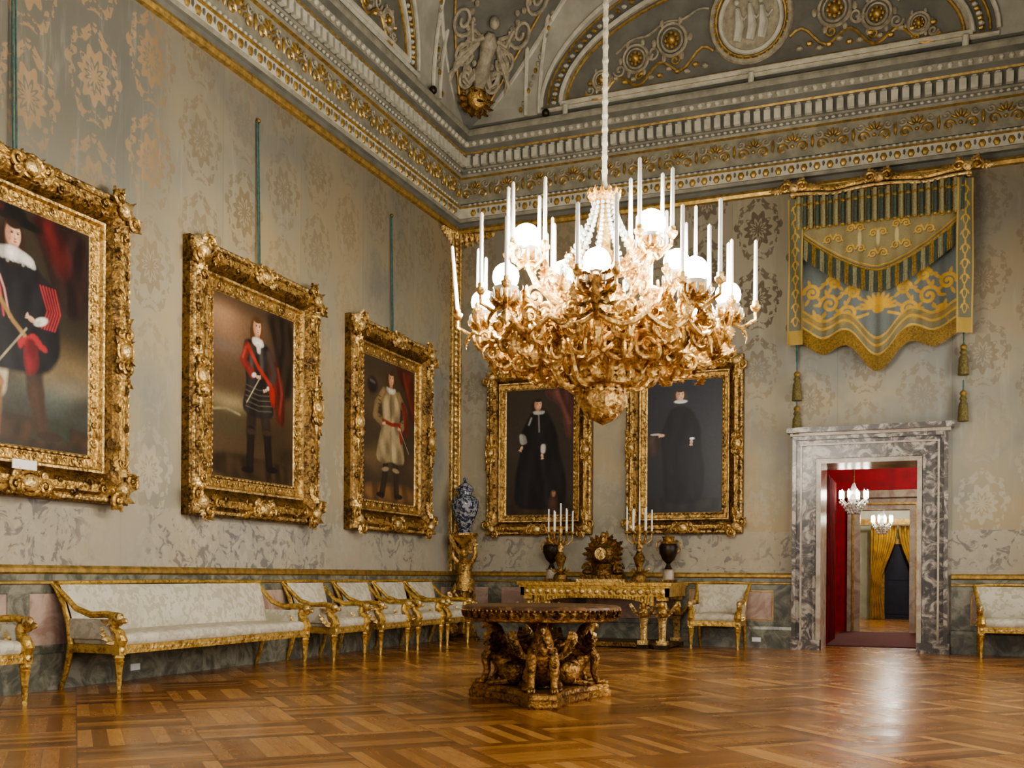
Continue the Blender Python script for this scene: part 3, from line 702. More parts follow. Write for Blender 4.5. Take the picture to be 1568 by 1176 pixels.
# --- P2 : officer, dark armour, red sash & sleeve, landscape left
A=.75
P=Paint(A,230,310,(84,66,46),5);P.grad(.3,1,(66,52,38),.8)
P.blot(.14,.83,.24,.12,(158,122,94),.95);P.blot(.08,.9,.2,.04,(176,140,108),.7);P.blot(.1,.72,.2,.05,(116,100,90),.8);P.blot(.12,.6,.2,.1,(106,84,62),.8);P.blot(.1,.42,.25,.05,(160,144,106),.85);P.blot(.6,.2,.3,.2,(34,26,18),.8)
P.blot(.1,.3,.2,.06,(70,70,50),.8);P.stroke([(.0,.36),(.12,.38),(.24,.36)],.006,(140,130,100),.01)
P.poly([(.46,1),(.75,1),(.75,.55),(.62,.5),(.56,.8)],(44,34,28),.06)
P.poly([(0,0),(.75,0),(.75,.12),(0,.15)],(58,44,30),.05)
P.stroke([(.35,.46),(.34,.27)],.044,(46,38,32),.015);P.stroke([(.45,.46),(.49,.28)],.044,(50,40,33),.015)
P.stroke([(.34,.28),(.33,.08)],.034,(30,24,20),.012);P.stroke([(.49,.28),(.51,.1)],.034,(32,26,22),.012);P.ell(.34,.28,.05,.016,(60,46,36));P.ell(.49,.29,.05,.016,(60,46,36))
P.ell(.31,.06,.055,.018,(24,20,18));P.ell(.54,.08,.055,.018,(24,20,18))
P.poly([(.27,.79),(.38,.815),(.51,.79),(.55,.7),(.52,.56),(.56,.38),(.4,.36),(.25,.39),(.3,.56),(.27,.7)],(46,42,40),.018)
for (x0,y0,x1,y1) in((.33,.76,.34,.62),(.42,.76,.44,.62)): P.stroke([(x0,y0),(x1,y1)],.012,(104,98,90),.03,.6)
for i in range(5): P.stroke([(.29,.54-.03*i),(.41,.525-.03*i),(.53,.54-.03*i)],.003,(96,86,72),.004)
P.poly([(.48,.74),(.58,.72),(.66,.54),(.66,.34),(.58,.36),(.55,.52)],(98,36,30),.03);P.stroke([(.59,.68),(.63,.54),(.61,.42)],.008,(140,62,50),.02)
P.stroke([(.3,.755),(.265,.67),(.35,.61)],.028,(118,46,40),.014);P.stroke([(.29,.75),(.262,.69)],.008,(160,70,56),.014)
P.ell(.365,.605,.022,.014,(214,204,188),.3,.5);P.hand(.4,.6,.017,.2)
P.stroke([(.5,.75),(.56,.64),(.5,.55)],.024,(66,56,50),.014);P.ell(.5,.55,.018,.012,(206,194,178),soft=.5);P.hand(.475,.535,.016,3.6)
P.stroke([(.31,.76),(.4,.66),(.52,.57)],.013,(168,52,42),.01);P.poly([(.5,.58),(.56,.56),(.56,.44),(.52,.46)],(150,44,38),.01)
P.stroke([(.42,.6),(.3,.44)],.004,(170,160,130),.004)
P.head(.39,.882,.052,(84,54,32),(218,174,138),2.4);P.poly([(.345,.82),(.44,.82),(.46,.785),(.4,.765),(.345,.785)],(214,208,196),.012);P.poly([(.385,.79),(.42,.79),(.425,.735),(.39,.735)],(208,200,186),.01)
painting(ML@T(-6.13,3.45,0),1.68,2.2,.52,.17,P)
# --- P3 : soldier in long buff coat
P=Paint(A,230,310,(62,50,38),8);P.blot(.15,.7,.2,.2,(96,78,58),.8);P.blot(.15,.3,.2,.1,(120,98,64),.8);P.blot(.68,.3,.1,.12,(90,72,50),.7)
P.poly([(.44,1),(.75,1),(.75,.6),(.69,.62),(.62,.82),(.5,.9)],(80,30,26),.05);P.stroke([(.57,.95),(.69,.72)],.014,(116,46,38),.03)
P.poly([(0,0),(.75,0),(.75,.14),(0,.12)],(116,84,50),.04)
P.stroke([(.33,.34),(.31,.2),(.27,.06)],.038,(48,36,27),.014);P.stroke([(.45,.34),(.47,.2),(.48,.06)],.038,(52,38,28),.014)
P.ell(.315,.235,.05,.016,(150,130,100),.15,.5);P.ell(.465,.235,.05,.016,(150,130,100),-.1,.5);P.ell(.25,.05,.06,.018,(34,24,20));P.ell(.51,.05,.06,.018,(34,24,20))
P.poly([(.28,.8),(.39,.82),(.5,.8),(.53,.68),(.51,.58),(.56,.46),(.6,.3),(.5,.28),(.4,.3),(.28,.27),(.18,.3),(.23,.46),(.28,.58),(.26,.68)],(156,138,102),.016)
P.stroke([(.39,.8),(.395,.3)],.004,(90,74,50),.004);P.poly([(.4,.56),(.43,.56),(.46,.3),(.42,.3)],(182,166,132),.03)
P.stroke([(.29,.78),(.19,.68),(.17,.6),(.27,.56)],.032,(126,106,74),.014);P.stroke([(.5,.78),(.6,.68),(.6,.6),(.53,.55)],.032,(126,106,74),.014)
for k in range(6):
    P.stroke([(.2+.004*k,.745-.03*k),(.245,.735-.028*k)],.003,(60,42,30),.004);P.stroke([(.58-.002*k,.745-.03*k),(.545,.735-.028*k)],.003,(60,42,30),.004)
P.poly([(.53,.76),(.62,.72),(.66,.5),(.6,.5),(.57,.64)],(122,44,36),.02);P.stroke([(.28,.575),(.4,.56),(.52,.575)],.014,(134,46,38),.01);P.poly([(.5,.57),(.55,.56),(.57,.44),(.53,.43)],(140,48,38),.01)
P.hand(.285,.555,.018,.3);P.hand(.52,.54,.018,3.);P.ell(.13,.8,.07,.06,(36,34,34),soft=.5);P.stroke([(.1,.83),(.16,.82)],.006,(100,98,94),.02)
P.stroke([(.52,.54),(.66,.38)],.004,(150,140,110),.004)
P.head(.39,.885,.052,(66,44,28),(208,164,126),1.6);P.poly([(.32,.825),(.39,.81),(.46,.825),(.45,.79),(.39,.775),(.33,.79)],(216,208,192),.012)
painting(ML@T(-2.57,3.42,0),1.68,2.2,.5,.17,P)
# --- P4 : standing figure in black habit
A=.555
P=Paint(A,180,310,(54,47,40),11);P.blot(.1,.6,.15,.3,(70,61,52),.7)
P.poly([(.32,1),(.555,1),(.555,.62),(.5,.6),(.46,.86),(.34,.93)],(86,52,48),.035);P.stroke([(.42,.97),(.52,.72)],.012,(116,74,66),.025)
P.poly([(0,0),(.555,0),(.555,.1),(0,.1)],(60,48,36),.04)
P.poly([(.2,.81),(.28,.84),(.35,.81),(.42,.66),(.44,.5),(.5,.28),(.49,.05),(.28,.04),(.07,.06),(.08,.3),(.12,.5),(.12,.64)],(25,24,27),.02)
P.stroke([(.3,.5),(.34,.1)],.01,(44,42,46),.04,.7);P.stroke([(.2,.5),(.16,.1)],.01,(42,40,44),.04,.7)
P.poly([(.36,.15),(.43,.15),(.43,.04),(.35,.04)],(70,48,40),.02);P.head(.395,.175,.02,(90,66,40),(170,130,100),1)
P.poly([(.11,.65),(.16,.64),(.18,.57),(.12,.56)],(184,182,174),.012);P.stroke([(.19,.72),(.21,.77)],.006,(160,160,156),.012)
P.stroke([(.27,.8),(.275,.66)],.004,(140,138,132),.01);P.poly([(.29,.56),(.33,.56),(.325,.49),(.29,.49)],(200,196,186),.012);P.hand(.3,.47,.018,-1.4);P.hand(.13,.535,.018,-2)
P.head(.265,.875,.043,(44,34,26),(212,174,146),1.2);P.poly([(.22,.825),(.32,.825),(.31,.798),(.23,.798)],(206,202,194),.012)
painting(MBk@T(1.64,3.34,0),1.24,2.2,.37,.14,P,.82)
# --- P5 : figure in black, dark room
P=Paint(A,180,310,(36,37,44),14);P.blot(.3,.7,.3,.3,(48,50,58),.8)
P.poly([(0,0),(.555,0),(.555,.12),(0,.12)],(38,35,34),.04)
P.poly([(0,.58),(.1,.6),(.1,.44),(0,.42)],(66,52,44),.012);P.ell(.07,.595,.045,.008,(180,172,158))
P.poly([(.17,.78),(.25,.81),(.33,.78),(.4,.64),(.4,.5),(.43,.32),(.41,.08),(.25,.06),(.13,.08),(.12,.4),(.1,.58)],(18,18,23),.02)
P.stroke([(.3,.5),(.34,.12)],.01,(34,34,42),.04,.7);P.stroke([(.2,.7),(.18,.3)],.01,(32,32,40),.04,.7)
P.hand(.115,.585,.018,3.3);P.hand(.33,.53,.018,-1.6);P.ell(.335,.555,.018,.01,(232,228,222),soft=.4)
P.head(.245,.885,.043,(56,40,28),(218,182,152),1.0);P.ell(.25,.835,.048,.014,(214,212,206),soft=.35);P.ell(.25,.84,.03,.005,(160,160,160),soft=.6,op=.6)
painting(MBk@T(4.23,3.34,0),1.24,2.2,.37,.14,P,.82)
b=MB();b.box(-.14,.14,-.045,.045,0,.01,white,M=ML@T(-9.9,2.15,.2));b.build('frame_label',False)
for wy,top in((-9.9,7.3),(-6.1,6.95),(-2.55,6.9)):
    b=MB();zt=5.02
    for k in(-.018,.018): b.tube([(k,zt,.06),(k,top,.02)],.010,greencord,n=6,M=ML@T(wy,0,0))
    b.ell((0,top,.03),.03,goldd,M=ML@T(wy,0,0));b.build('hanging_cord')
# ------------------------------------------------------------------ door surround
b=MB()
def uframe(x0,x1,z1,w,y0,y1,mat):
    b.box(x0,x0+w,y0,y1,0,z1,mat);b.box(x1-w,x1,y0,y1,0,z1,mat);b.box(x0+w,x1-w,y0,y1,z1-w,z1,mat)
uframe(DX0-.4,DX1+.4,DZ+.4,.4,-.1,0,breccia)
uframe(DX0-.42,DX1+.42,DZ+.42,.06,-.16,0,breccia)
uframe(DX0-.3,DX1+.3,DZ+.3,.03,-.13,-.08,marbw)
uframe(DX0-.05,DX1+.05,DZ+.05,.07,-.15,.02,marbw)
uframe(DX0-.1,DX1+.1,DZ+.1,.04,-.13,-.05,breccia)
b.box(DX0-.45,DX1+.45,-.2,0,DZ+.42,DZ+.47,marbw);b.box(DX0-.5,DX1+.5,-.27,0,DZ+.47,DZ+.55,breccia)
b.box(DX0-.45,DX0+.02,-.19,0,0,.16,breccia);b.box(DX1-.02,DX1+.45,-.19,0,0,.16,breccia)
b.box(DX0-.001,DX0+.02,.02,.92,0,DZ,marbw);b.box(DX1-.02,DX1+.001,.02,.92,0,DZ,marbw);b.box(DX0,DX1,.02,.92,DZ-.02,DZ,marbw)
b.build('door_1',False)
D2=6.0
quadobj('floor_red_room',[(4,11,.9,D2+.4,-.2,0)],floorm)
b=MB();b.box(6.35,7.95,1.0,D2-.2,0,.015,redcarpet);b.build('carpet_runner',False)
quadobj('wall_red_room',[(4,6.68,D2,D2+.4,0,5),(7.72,11,D2,D2+.4,0,5),(6.68,7.72,D2,D2+.4,2.6,5),(3.8,4,.9,D2,0,5),(11,11.2,.9,D2,0,5)],redm)
quadobj('ceiling_red_room',[(3.8,11.2,.9,D2+.4,5,5.2)],plaster)
b=MB();uframe(6.45,7.95,2.85,.26,D2-.08,D2,marbw);b.box(6.35,8.05,D2-.16,D2,2.85,3.0,marbw);uframe(6.55,7.85,2.74,.04,D2-.11,D2-.08,gflat)
b.build('marble_doorcase',False)
quadobj('floor_far_room',[(4,11,D2+.4,14,-.2,0)],floorm)
quadobj('wall_far_room',[(4,11,13.6,14,0,5),(4,4.2,D2+.4,14,0,5),(10.8,11,D2+.4,14,0,5)],paleroom)
quadobj('ceiling_far_room',[(4,11,D2+.4,14,5,5.2)],plaster)
b=MB();b.box(6.95,7.65,13.5,13.59,0,2.1,bluedark);b.box(6.85,6.95,13.45,13.59,0,2.2,gflat);b.box(7.65,7.75,13.45,13.59,0,2.2,gflat);b.box(6.85,7.75,13.45,13.59,2.1,2.25,gflat)
for z in(.15,1.1): b.box(7.02,7.58,13.48,13.5,z,z+.85,bluedark)
b.build('blue_door',False)
def curtain(name,x0,x1,y,z0,z1,mat,amp=.05,n=9,axis='x',tie=0):
    b=MB();vs=[];nx=n*6;nz=18
    for j in range(nz+1):
        t=j/nz;z=z0+(z1-z0)*t;q=min(1,max(0,(t-.35)/.6));f=1-tie*(1-q*q*(3-2*q))*(1-.25*math.exp(-(t/.2)**2))
        for i in range(nx+1):
            u=i/nx;o=amp*math.sin(u*n*2*pi)
            p=x0+(x1-x0)*u*f
            vs.append((p,y+o,z) if axis=='x' else (y+o,p,z))
    b.add(vs,[(j*(nx+1)+i,j*(nx+1)+i+1,(j+1)*(nx+1)+i+1,(j+1)*(nx+1)+i) for j in range(nz) for i in range(nx)],mat);b.build(name)
curtain('crimson_curtain',1.1,2.9,6.42,0.03,2.9,redcurt,.05,6,'y')
curtain('yellow_curtain',6.6,7.28,13.1,.02,2.6,goldcurt,.04,5,'x',.6)
curtain('yellow_curtain',8.0,7.32,13.1,.02,2.6,goldcurt,.04,5,'x',.6)
b=MB();b.box(6.3,8.3,12.98,13.22,2.62,2.78,gflat);b.build('curtain_valance_box',False)
def small_chand(name,x,y,z,r,top):
    b=MB();b.tube([(x,y,z),(x,y,top)],.012,goldd)
    b.lathe([(.02,.3),(.06,.2),(.04,.1),(.1,0),(.05,-.15),(0,-.25)],12,glass,M=T(x,y,z))
    for i in range(10):
        a=2*pi*i/10;M=T(x,y,z)@RZ(a)
        b.tube([(0.04,0,0),(r*.5,0,-.1),(r,0,0)],.012,glass,M=M)
        b.lathe([(.02,0),(.022,.12),(0.004,.16)],4,flame,M=M@T(r,0,.02))
        for k in range(5): b.ell((r*(1-k*.15),0,-.05-.05*k),.025,glass,M=M,nu=6,nv=4)
    b.build(name)
small_chand('crystal_chandelier',6.76,2.9,2.6,.24,5.0)
small_chand('glass_ceiling_lantern',7.05,8.6,2.45,.22,5.0)
# ------------------------------------------------------------------ pelmet
e=bpy.data.objects.new('embroidered_pelmet',None);bpy.context.collection.objects.link(e)
xc=7.29;hw=1.22
b=MB()
b.box(xc-hw,xc+hw,-.42,0,7.1,7.16,goldd)
pts=[(xc-1.3+2.6*i/30,-.44,7.2+.06*abs(math.sin(pi*(i/30)*2-pi/2))) for i in range(31)]
b.tube(pts,.045,gold);b.tube([(p[0],p[1]-.02,p[2]-.09) for p in pts],.025,goldl)
for sx in(-1,0,1):
    c=T(xc+sx*1.25,-.48,7.27)@RX(pi/2)@S(.8)
    b.ell((0,0,0),(.12,.1,.07),goldl,M=c)
    for k in(-1,1):
        b.scroll(c@T(k*.16,0,.02)@S(k,1,1),.11,gold,1.4,.03,a0=pi,flip=-1);b.leaf(c@T(k*.05,.03,.02)@RZ(pi/2-k*.7),.24,.14,goldl,.6);b.leaf(c@T(k*.2,0,0)@RZ(0 if k>0 else pi),.3,.14,goldl,.3)
for sx in(-1,1): b.tube([(xc+sx*1.27,-.42,7.16),(xc+sx*1.27,0,7.16)],.04,gold)
b.build('gilded_crest',parent=e)
YE=(186,148,62);TED=(98,98,78);BG=(130,118,80)
zt=7.16;zb=5.75;h=zt-zb;asp=2*hw/h
def bot1(u): return 6.55-.72*(1-abs(u)**1.5)
P=Paint(asp,380,240,BG);xx=(P.X/asp-.5)*2;zz=zb+P.Y*h
P.bl(np.clip(P.nz,0,1)*.5,(142,134,98))
d=zz-(6.55-.72*(1-np.abs(xx)**1.5))
def vine(P,cx,cy,r,col,w):
    for f in(-1,1):
        pts=[(cx+f*(r*1.1+r*(1-.85*i/16)*math.cos(pi+i*.55)),cy+r*(1-.85*i/16)*math.sin(i*.55)) for i in range(17)];P.stroke(pts,w,col,w*.6)
        P.ell(cx+f*r*.5,cy+r*.9,r*.16,r*.45,col,-f*.6,.3);P.ell(cx+f*r*1.9,cy-r*.3,r*.14,r*.4,col,f*.9,.3)
for i in range(7):
    x=(i-3)/3.7
    for dz,rr in((.3,.05),(.62,.045)):
        cy=(6.55-.72*(1-abs(x)**1.5)+dz-zb)/h
        vine(P,(x/2+.5)*asp+.006,cy-.006,rr,(84,76,48),.010);vine(P,(x/2+.5)*asp,cy,rr,(188,150,66),.008)
for xx0 in(-.22,.0,.22): P.ell((xx0/2+.5)*asp,(6.38-zb)/h,.02,.09,(188,174,124),soft=.5)
P.bl(((d>.0)&(d<.06)).astype(float),YE);P.bl(((d>.1)&(d<.12)).astype(float),YE)
P.mesh('upper_valance',2*hw,h,MBk@T(xc,(zt+zb)/2,.40),embroid,lambda x,y:.02*np.sin(x*26)*(h/2-y)/h,e,mask=(d>0))
fringeg=simple('gold_fringe',(160,128,56),.5,.15,.3,40);fringet=simple('teal_fringe',(72,84,72),.6,0,.25,40);fringep=simple('pale_fringe',(150,142,104),.6,0,.2,40)
b=MB()
nf=26
for i in range(nf):
    x=xc-hw+.04+(2*hw-.08)*i/(nf-1)
    m=fringet if i%2 else fringep
    b.tube([(x,-.455,7.12),(x,-.47,6.95),(x,-.47,6.62)],[.03,.032,.036],m,n=7)
    b.ell((x,-.47,6.98),.038,fringeg,nu=7,nv=5);b.ell((x,-.47,6.62),(.038,.038,.03),fringeg,nu=7,nv=4)
nf=120
for i in range(nf):
    u=-1+2*(i+.5)/nf;x=xc+u*hw;z=bot1(u)
    m=(fringeg,fringet,fringep,fringet)[i//3%4]
    b.tube([(x,-.42,z+.04),(x,-.425,z-.12),(x+random.uniform(-.006,.006),-.42,z-.3)],[.011,.012,.009],m,n=5)
b.tube([(xc+u*hw,-.43,bot1(u)+.04) for u in [-1+2*i/60 for i in range(61)]],.022,fringeg,n=6)
hw2=1.26;zt=6.6;zb=4.4;h=zt-zb;asp=2*hw2/h
def bot2(u): return 4.99-.06*np.cos(u*pi*3)+.05-.42*np.exp(-(u/.3)**2)-.1*np.exp(-((np.abs(u)-.62)/.2)**2)
P=Paint(asp,340,320,(98,106,102));xx=(P.X/asp-.5)*2;zz=zb+P.Y*h
d=zz-bot2(xx)
P.blot(asp/2,.6,.5,.4,(116,121,115),.5)
c0=(asp/2,(5.35-zb)/h)
for i in range(11):
    a=pi*i/10;P.ell(c0[0]+.075*math.cos(a),c0[1]+.06*math.sin(a),.05,.013,(204,160,60),a,.4)
P.ell(c0[0],c0[1]-.01,.04,.03,(196,152,56))
for f in(-1,1):
    for (dx,dy,r) in((.2,-.03,.06),(.33,.05,.07),(.17,.12,.05),(.45,.14,.06),(.42,-.06,.045),(.3,.2,.05),(.1,.22,.045)):
        pts=[(c0[0]+f*(dx+r*(1-.85*i/18)*math.cos(i*.5)),c0[1]+dy+r*(1-.85*i/18)*math.sin(i*.5)) for i in range(19)];P.stroke(pts,.012,(196,154,56),.006)
        for k in range(5): P.ell(c0[0]+f*(dx+r*1.2*math.cos(k*1.3)),c0[1]+dy+r*1.2*math.sin(k*1.3),.028,.011,(188,148,62),f*k*1.3,.4)
    P.stroke([(c0[0]+f*.07,c0[1]-.04),(c0[0]+f*.25,c0[1]-.09),(c0[0]+f*.5,c0[1]-.04)],.01,(200,160,66),.006)
P.bl(((d<.3)&(d>.1)).astype(float)*.8,(128,114,66));P.bl(((d<.22)&(d>.18)).astype(float),YE);P.bl((d<.08).astype(float),(190,154,70));P.bl(((d<.34)&(d>.3)).astype(float),YE)
side=np.abs(xx)>.88;P.bl(side*.5*np.clip(.5+P.fold,0,1),(180,146,66))
P.mesh('lower_hanging',2*hw2,h,MBk@T(xc,(zt+zb)/2,.2),embroid,lambda x,y:.03*np.sin(x*9)*(1-(y+h/2)/h)+.01*np.sin(x*31),e,mask=(d>0))
nf=170
for i in range(nf):
    u=-1+2*(i+.5)/nf;x=xc+u*hw2;z=float(bot2(u));yy=-(.2+.03*math.sin(u*hw2*9))
    b.tube([(x,yy-.012,z+.04),(x,yy-.012,z-.09),(x,yy-.01,z-.2)],[.009,.010,.007],fringeg,n=5)
b.build('fringes',parent=e)
b=MB()
tasm=simple('tassel_silk',(124,112,62),.7,0,.3,40,.5,.01)
def tassel(b,M,Lg=.38):
    b.ell((0,0,0),(.05,.05,.05),fringeg,M=M);b.lathe([(.03,-.03),(.055,-.08),(.035,-.11),(.06,-.16),(.075,-Lg),(0,-Lg)],12,tasm,M=M,lobes=12,la=.06);b.tube([(0,0,.0),(0,0,.2)],.012,greencord,M=M)
for sx,zz0 in((-1,(4.3,3.75)),(1,(4.55,3.85))):
    x=xc+sx*1.22
    P=Paint(.12,36,260,TED)
    for i in range(9):
        cy=.16+i*.095
        for f in(-1,1): P.stroke([(.06+f*.03*math.cos(t*.6)*(1-t/12),cy+.03*math.sin(t*.6)) for t in range(9)],.004,YE,.003)
        P.ell(.06,cy+.045,.006,.02,YE,0,.4)
    P.bl((P.Y<.1).astype(float),(156,128,58));P.bl((np.abs(P.X/.12-.5)>.4).astype(float),(166,138,70))
    P.mesh('side_lappet',.24,2.3,MBk@T(x,5.95,.46)@RY(sx*.25),embroid,lambda x,y:.02*np.sin(x*18+y*3),e)
    for t in zz0: tassel(b,T(x,-.14,t+.1),.42)
    b.tube([(x,-.14,zz0[0]+.3),(x,-.14,6.2)],.018,greencord)
b.build('tassels',parent=e)
# ------------------------------------------------------------------ seating
def seat(name,w,M):
    b=MB();b.M=M;d=.33;g_=gchair;g2=goldl
    hx=w/2-.06
    for sx in(-1,1):
        b.lathe([(0,0),(.018,.0),(.022,.03),(.016,.05),(.024,.08),(.03,.2),(.04,.28),(.05,.3),(.035,.31),(.05,.335),(.04,.36),(.045,.38)],12,g_,M=T(sx*hx,-d+.03,0),lobes=6,la=.06)
        b.box(sx*hx-.045,sx*hx+.045,-d-.015,-d+.075,.36,.46,g_)
        b.ell((sx*hx,-d-.018,.41),(.032,.012,.032),g2)
        b.tube([(sx*hx,d-.03,.42),(sx*hx,d-.0,.3),(sx*hx,d+.04,.15),(sx*hx,d+.1,0.0)],[.035,.032,.028,.022],g_,n=8)
        b.tube([(sx*hx,d-.03,.42),(sx*hx,d-.0,.65),(sx*(hx+.02),d+.05,.85),(sx*(hx+.05),d+.11,1.0),(sx*(hx+.08),d+.15,1.05)],[.03,.03,.03,.032,.02],g_,n=8)
        b.tube([(sx*(hx+.07),d+.13,1.04),(sx*(hx+.04),d+.02,.93),(sx*(hx+.03),d-.12,.80),(sx*(hx+.02),d-.3,.74),(sx*(hx+.02),-d+.16,.75),(sx*(hx+.02),-d+.06,.73)],[.02,.025,.03,.033,.035,.04],g_,n=8)
        b.scroll(T(sx*(hx+.02),-d+.05,.69)@RY(pi/2)@RZ(pi/2),.065,g_,1.3,.03)
        b.ell((sx*(hx+.02),-d+.02,.72),(.045,.06,.05),g2);b.ell((sx*(hx+.02),-d-.05,.69),(.028,.04,.028),g2)
        for k in(-1,1): b.leaf(T(sx*(hx+.02)+k*.03,-d+.06,.7)@RZ(pi/2)@RX(k*.6),.16,.09,g2,.5)
        b.tube([(sx*hx,-d+.03,.44),(sx*hx,-d-.0,.5),(sx*hx,-d+.03,.57),(sx*(hx+.01),-d+.09,.62),(sx*(hx+.02),-d+.08,.7)],[.05,.06,.05,.04,.04],g_,n=8)
        b.leaf(T(sx*hx,-d+.03,.46)@RZ(pi/2)@RY(-.9),.32,.14,g2,.5)
        b.rbox(sx*hx-.02,sx*hx+.02,-d+.12,d-.02,.5,.7,.015,cream)
    b.box(-hx,hx,-d,-d+.05,.37,.45,g_);b.box(-hx,hx,d-.06,d,.37,.45,g_)
    for sx in(-1,1): b.box(sx*hx-.025,sx*hx+.025,-d,d,.37,.45,g_)
    b.box(-hx,hx,-d-.006,-d,.40,.42,g2)
    b.rbox(-hx+.01,hx-.01,-d+.005,d-.02,.44,.56,.05,cream,puff=.03)
    nx=24;nz=8
    for off,flip in((0,0),(.06,1)):
        vs=[];fs=[]
        for j in range(nz+1):
            t=j/nz;z=.5+.53*t
            for i in range(nx+1):
                u=-1+2*i/nx;yy=d-.07+.05*t+.1*t*t+off-(.035*(1-u**6)*math.sin(pi*(.1+.85*t)) if not flip else -.0)
                vs.append((u*(hx-.01+.05*t*t),yy,z))
        for j in range(nz):
            for i in range(nx):
                f=(j*(nx+1)+i,j*(nx+1)+i+1,(j+1)*(nx+1)+i+1,(j+1)*(nx+1)+i);fs.append(f if not flip else f[::-1])
        b.add(vs,fs,cream)
    b.tube([(-hx-.06,d+.09,1.045),(-hx*.5,d+.09,1.055),(0,d+.09,1.058),(hx*.5,d+.09,1.055),(hx+.06,d+.09,1.045)],.022,g_,n=8)
    return b.build(name)
def MLs(x,y): return T(x,y,0)@RZ(pi/2)
seat('sofa',3.3,MLs(.52,-7.75))
for yy in(-5.05,-3.8,-2.65,-1.6): seat('armchair',.92,MLs(.5,yy))
seat('armchair',.9,MLs(.52,-10.84))
seat('armchair',.86,T(4.9,-.5,0));seat('armchair',.86,T(9.12,-.5,0))
# ------------------------------------------------------------------ centre table
tx,ty=4.70,-8.17
b=MB();b.M=T(tx,ty,0)@RZ(math.radians(21.9))
tm=marble('inlaid_marble_top',(132,98,62),(66,42,28),(98,66,42),5,.4,.6)
b.lathe([(0,.88),(.62,.88),(.66,.883),(.7,.88),(.725,.87),(.735,.85)],64,tm)
b.lathe([(.735,.85),(.72,.835),(.70,.83),(.70,.775),(.715,.77),(.71,.75),(.66,.74),(0,.74)],64,goldt)
for i in range(40):
    a=2*pi*i/40;b.leaf(RZ(a)@T(.705,0,.778)@RY(-pi/2),.06,.08,goldt,.2)
for i in range(90):
    a=2*pi*i/90;b.ell((.725*math.cos(a),.725*math.sin(a),.842),.012,gold,nu=5,nv=4)
def tri(r,rc,z,n=14):
    pts=[]
    for k in range(3):
        a=-pi/2+k*2*pi/3;a2=a+2*pi/3
        p0=Vector((r*math.cos(a-.17),r*math.sin(a-.17)));p1=Vector((r*math.cos(a+.17),r*math.sin(a+.17)))
        q=Vector((r*math.cos(a2-.17),r*math.sin(a2-.17)));m=Vector((math.cos(a+pi/3),math.sin(a+pi/3)))*rc
        pts.append((p0.x,p0.y,z));pts.append((p1.x,p1.y,z))
        for i in range(1,n):
            t=i/n;c2=2*m-(p1+q)/2;p=(1-t)**2*p1+2*(1-t)*t*c2+t*t*q;pts.append((p.x,p.y,z))
    return pts
lev=[(.0,.71,.36),(.02,.72,.37),(.07,.72,.37),(.085,.70,.34),(.12,.69,.33),(.135,.67,.31)]
rs=[tri(r,rc,z) for z,r,rc in lev];n=len(rs[0])
for A_,B_ in zip(rs,rs[1:]): b.add(A_+B_,[(i,(i+1)%n,n+(i+1)%n,n+i) for i in range(n)],goldt)
b.add(rs[-1]+[(0,0,.135)],[(i,(i+1)%n,n) for i in range(n)],goldd)
b.lathe([(.2,.13),(.18,.18),(.1,.22),(.07,.3),(.12,.4),(.14,.46),(.08,.52),(.06,.62),(.12,.7),(.2,.75)],24,goldt,lobes=8,la=.07)
for k in range(3):
    R=RZ(-pi/2+k*2*pi/3)@T(-.06,0,0)
    b.tube([(.42,0,.3),(.5,0,.42),(.54,0,.55),(.56,0,.64),(.62,0,.7)],[.1,.12,.1,.075,.05],goldt,n=12,M=R)
    b.tube([(.46,0,.36),(.34,0,.26),(.24,0,.2)],[.11,.12,.07],goldt,n=12,M=R)
    b.ell((.6,0,.68),(.065,.05,.06),goldt,M=R);b.tube([(.63,0,.69),(.68,0,.675),(.70,0,.645)],[.035,.025,.006],gold,M=R)
    for s_ in(-1,1):
        b.ell((.58,s_*.035,.73),(.015,.012,.03),gold,M=R)
        b.tube([(.52,s_*.08,.5),(.6,s_*.1,.38),(.58,s_*.1,.26),(.62,s_*.1,.16)],[.05,.05,.035,.03],goldt,n=9,M=R)
        b.ell((.66,s_*.1,.155),(.065,.04,.03),goldt,M=R)
        for t in(-1,0,1): b.ell((.715,s_*.1+t*.022,.15),(.022,.012,.018),gold,M=R,nu=6,nv=4)
        b.ell((.32,s_*.1,.25),(.14,.07,.11),goldt,M=R,R=RY(.4))
        b.tube([(.4,s_*.13,.24),(.32,s_*.14,.17),(.48,s_*.15,.15)],[.05,.035,.03],goldt,n=8,M=R);b.ell((.5,s_*.15,.15),(.06,.035,.028),goldt,M=R)
        for t in range(6):
            b.leaf(R@T(.46,s_*(.1+.01*t),.42)@RZ(s_*(2.5-.12*t))@RY(-.55-.16*t),.36-.02*t,.10,goldt if t%2 else gold,.25)
    b.leaf(R@T(.5,0,.38)@RY(-1.2),.28,.16,gold,.3)
    b.scroll(R@T(.27,0,.42)@RX(pi/2),.11,goldt,1.4,.03,a0=-1)
b.build('round_table')
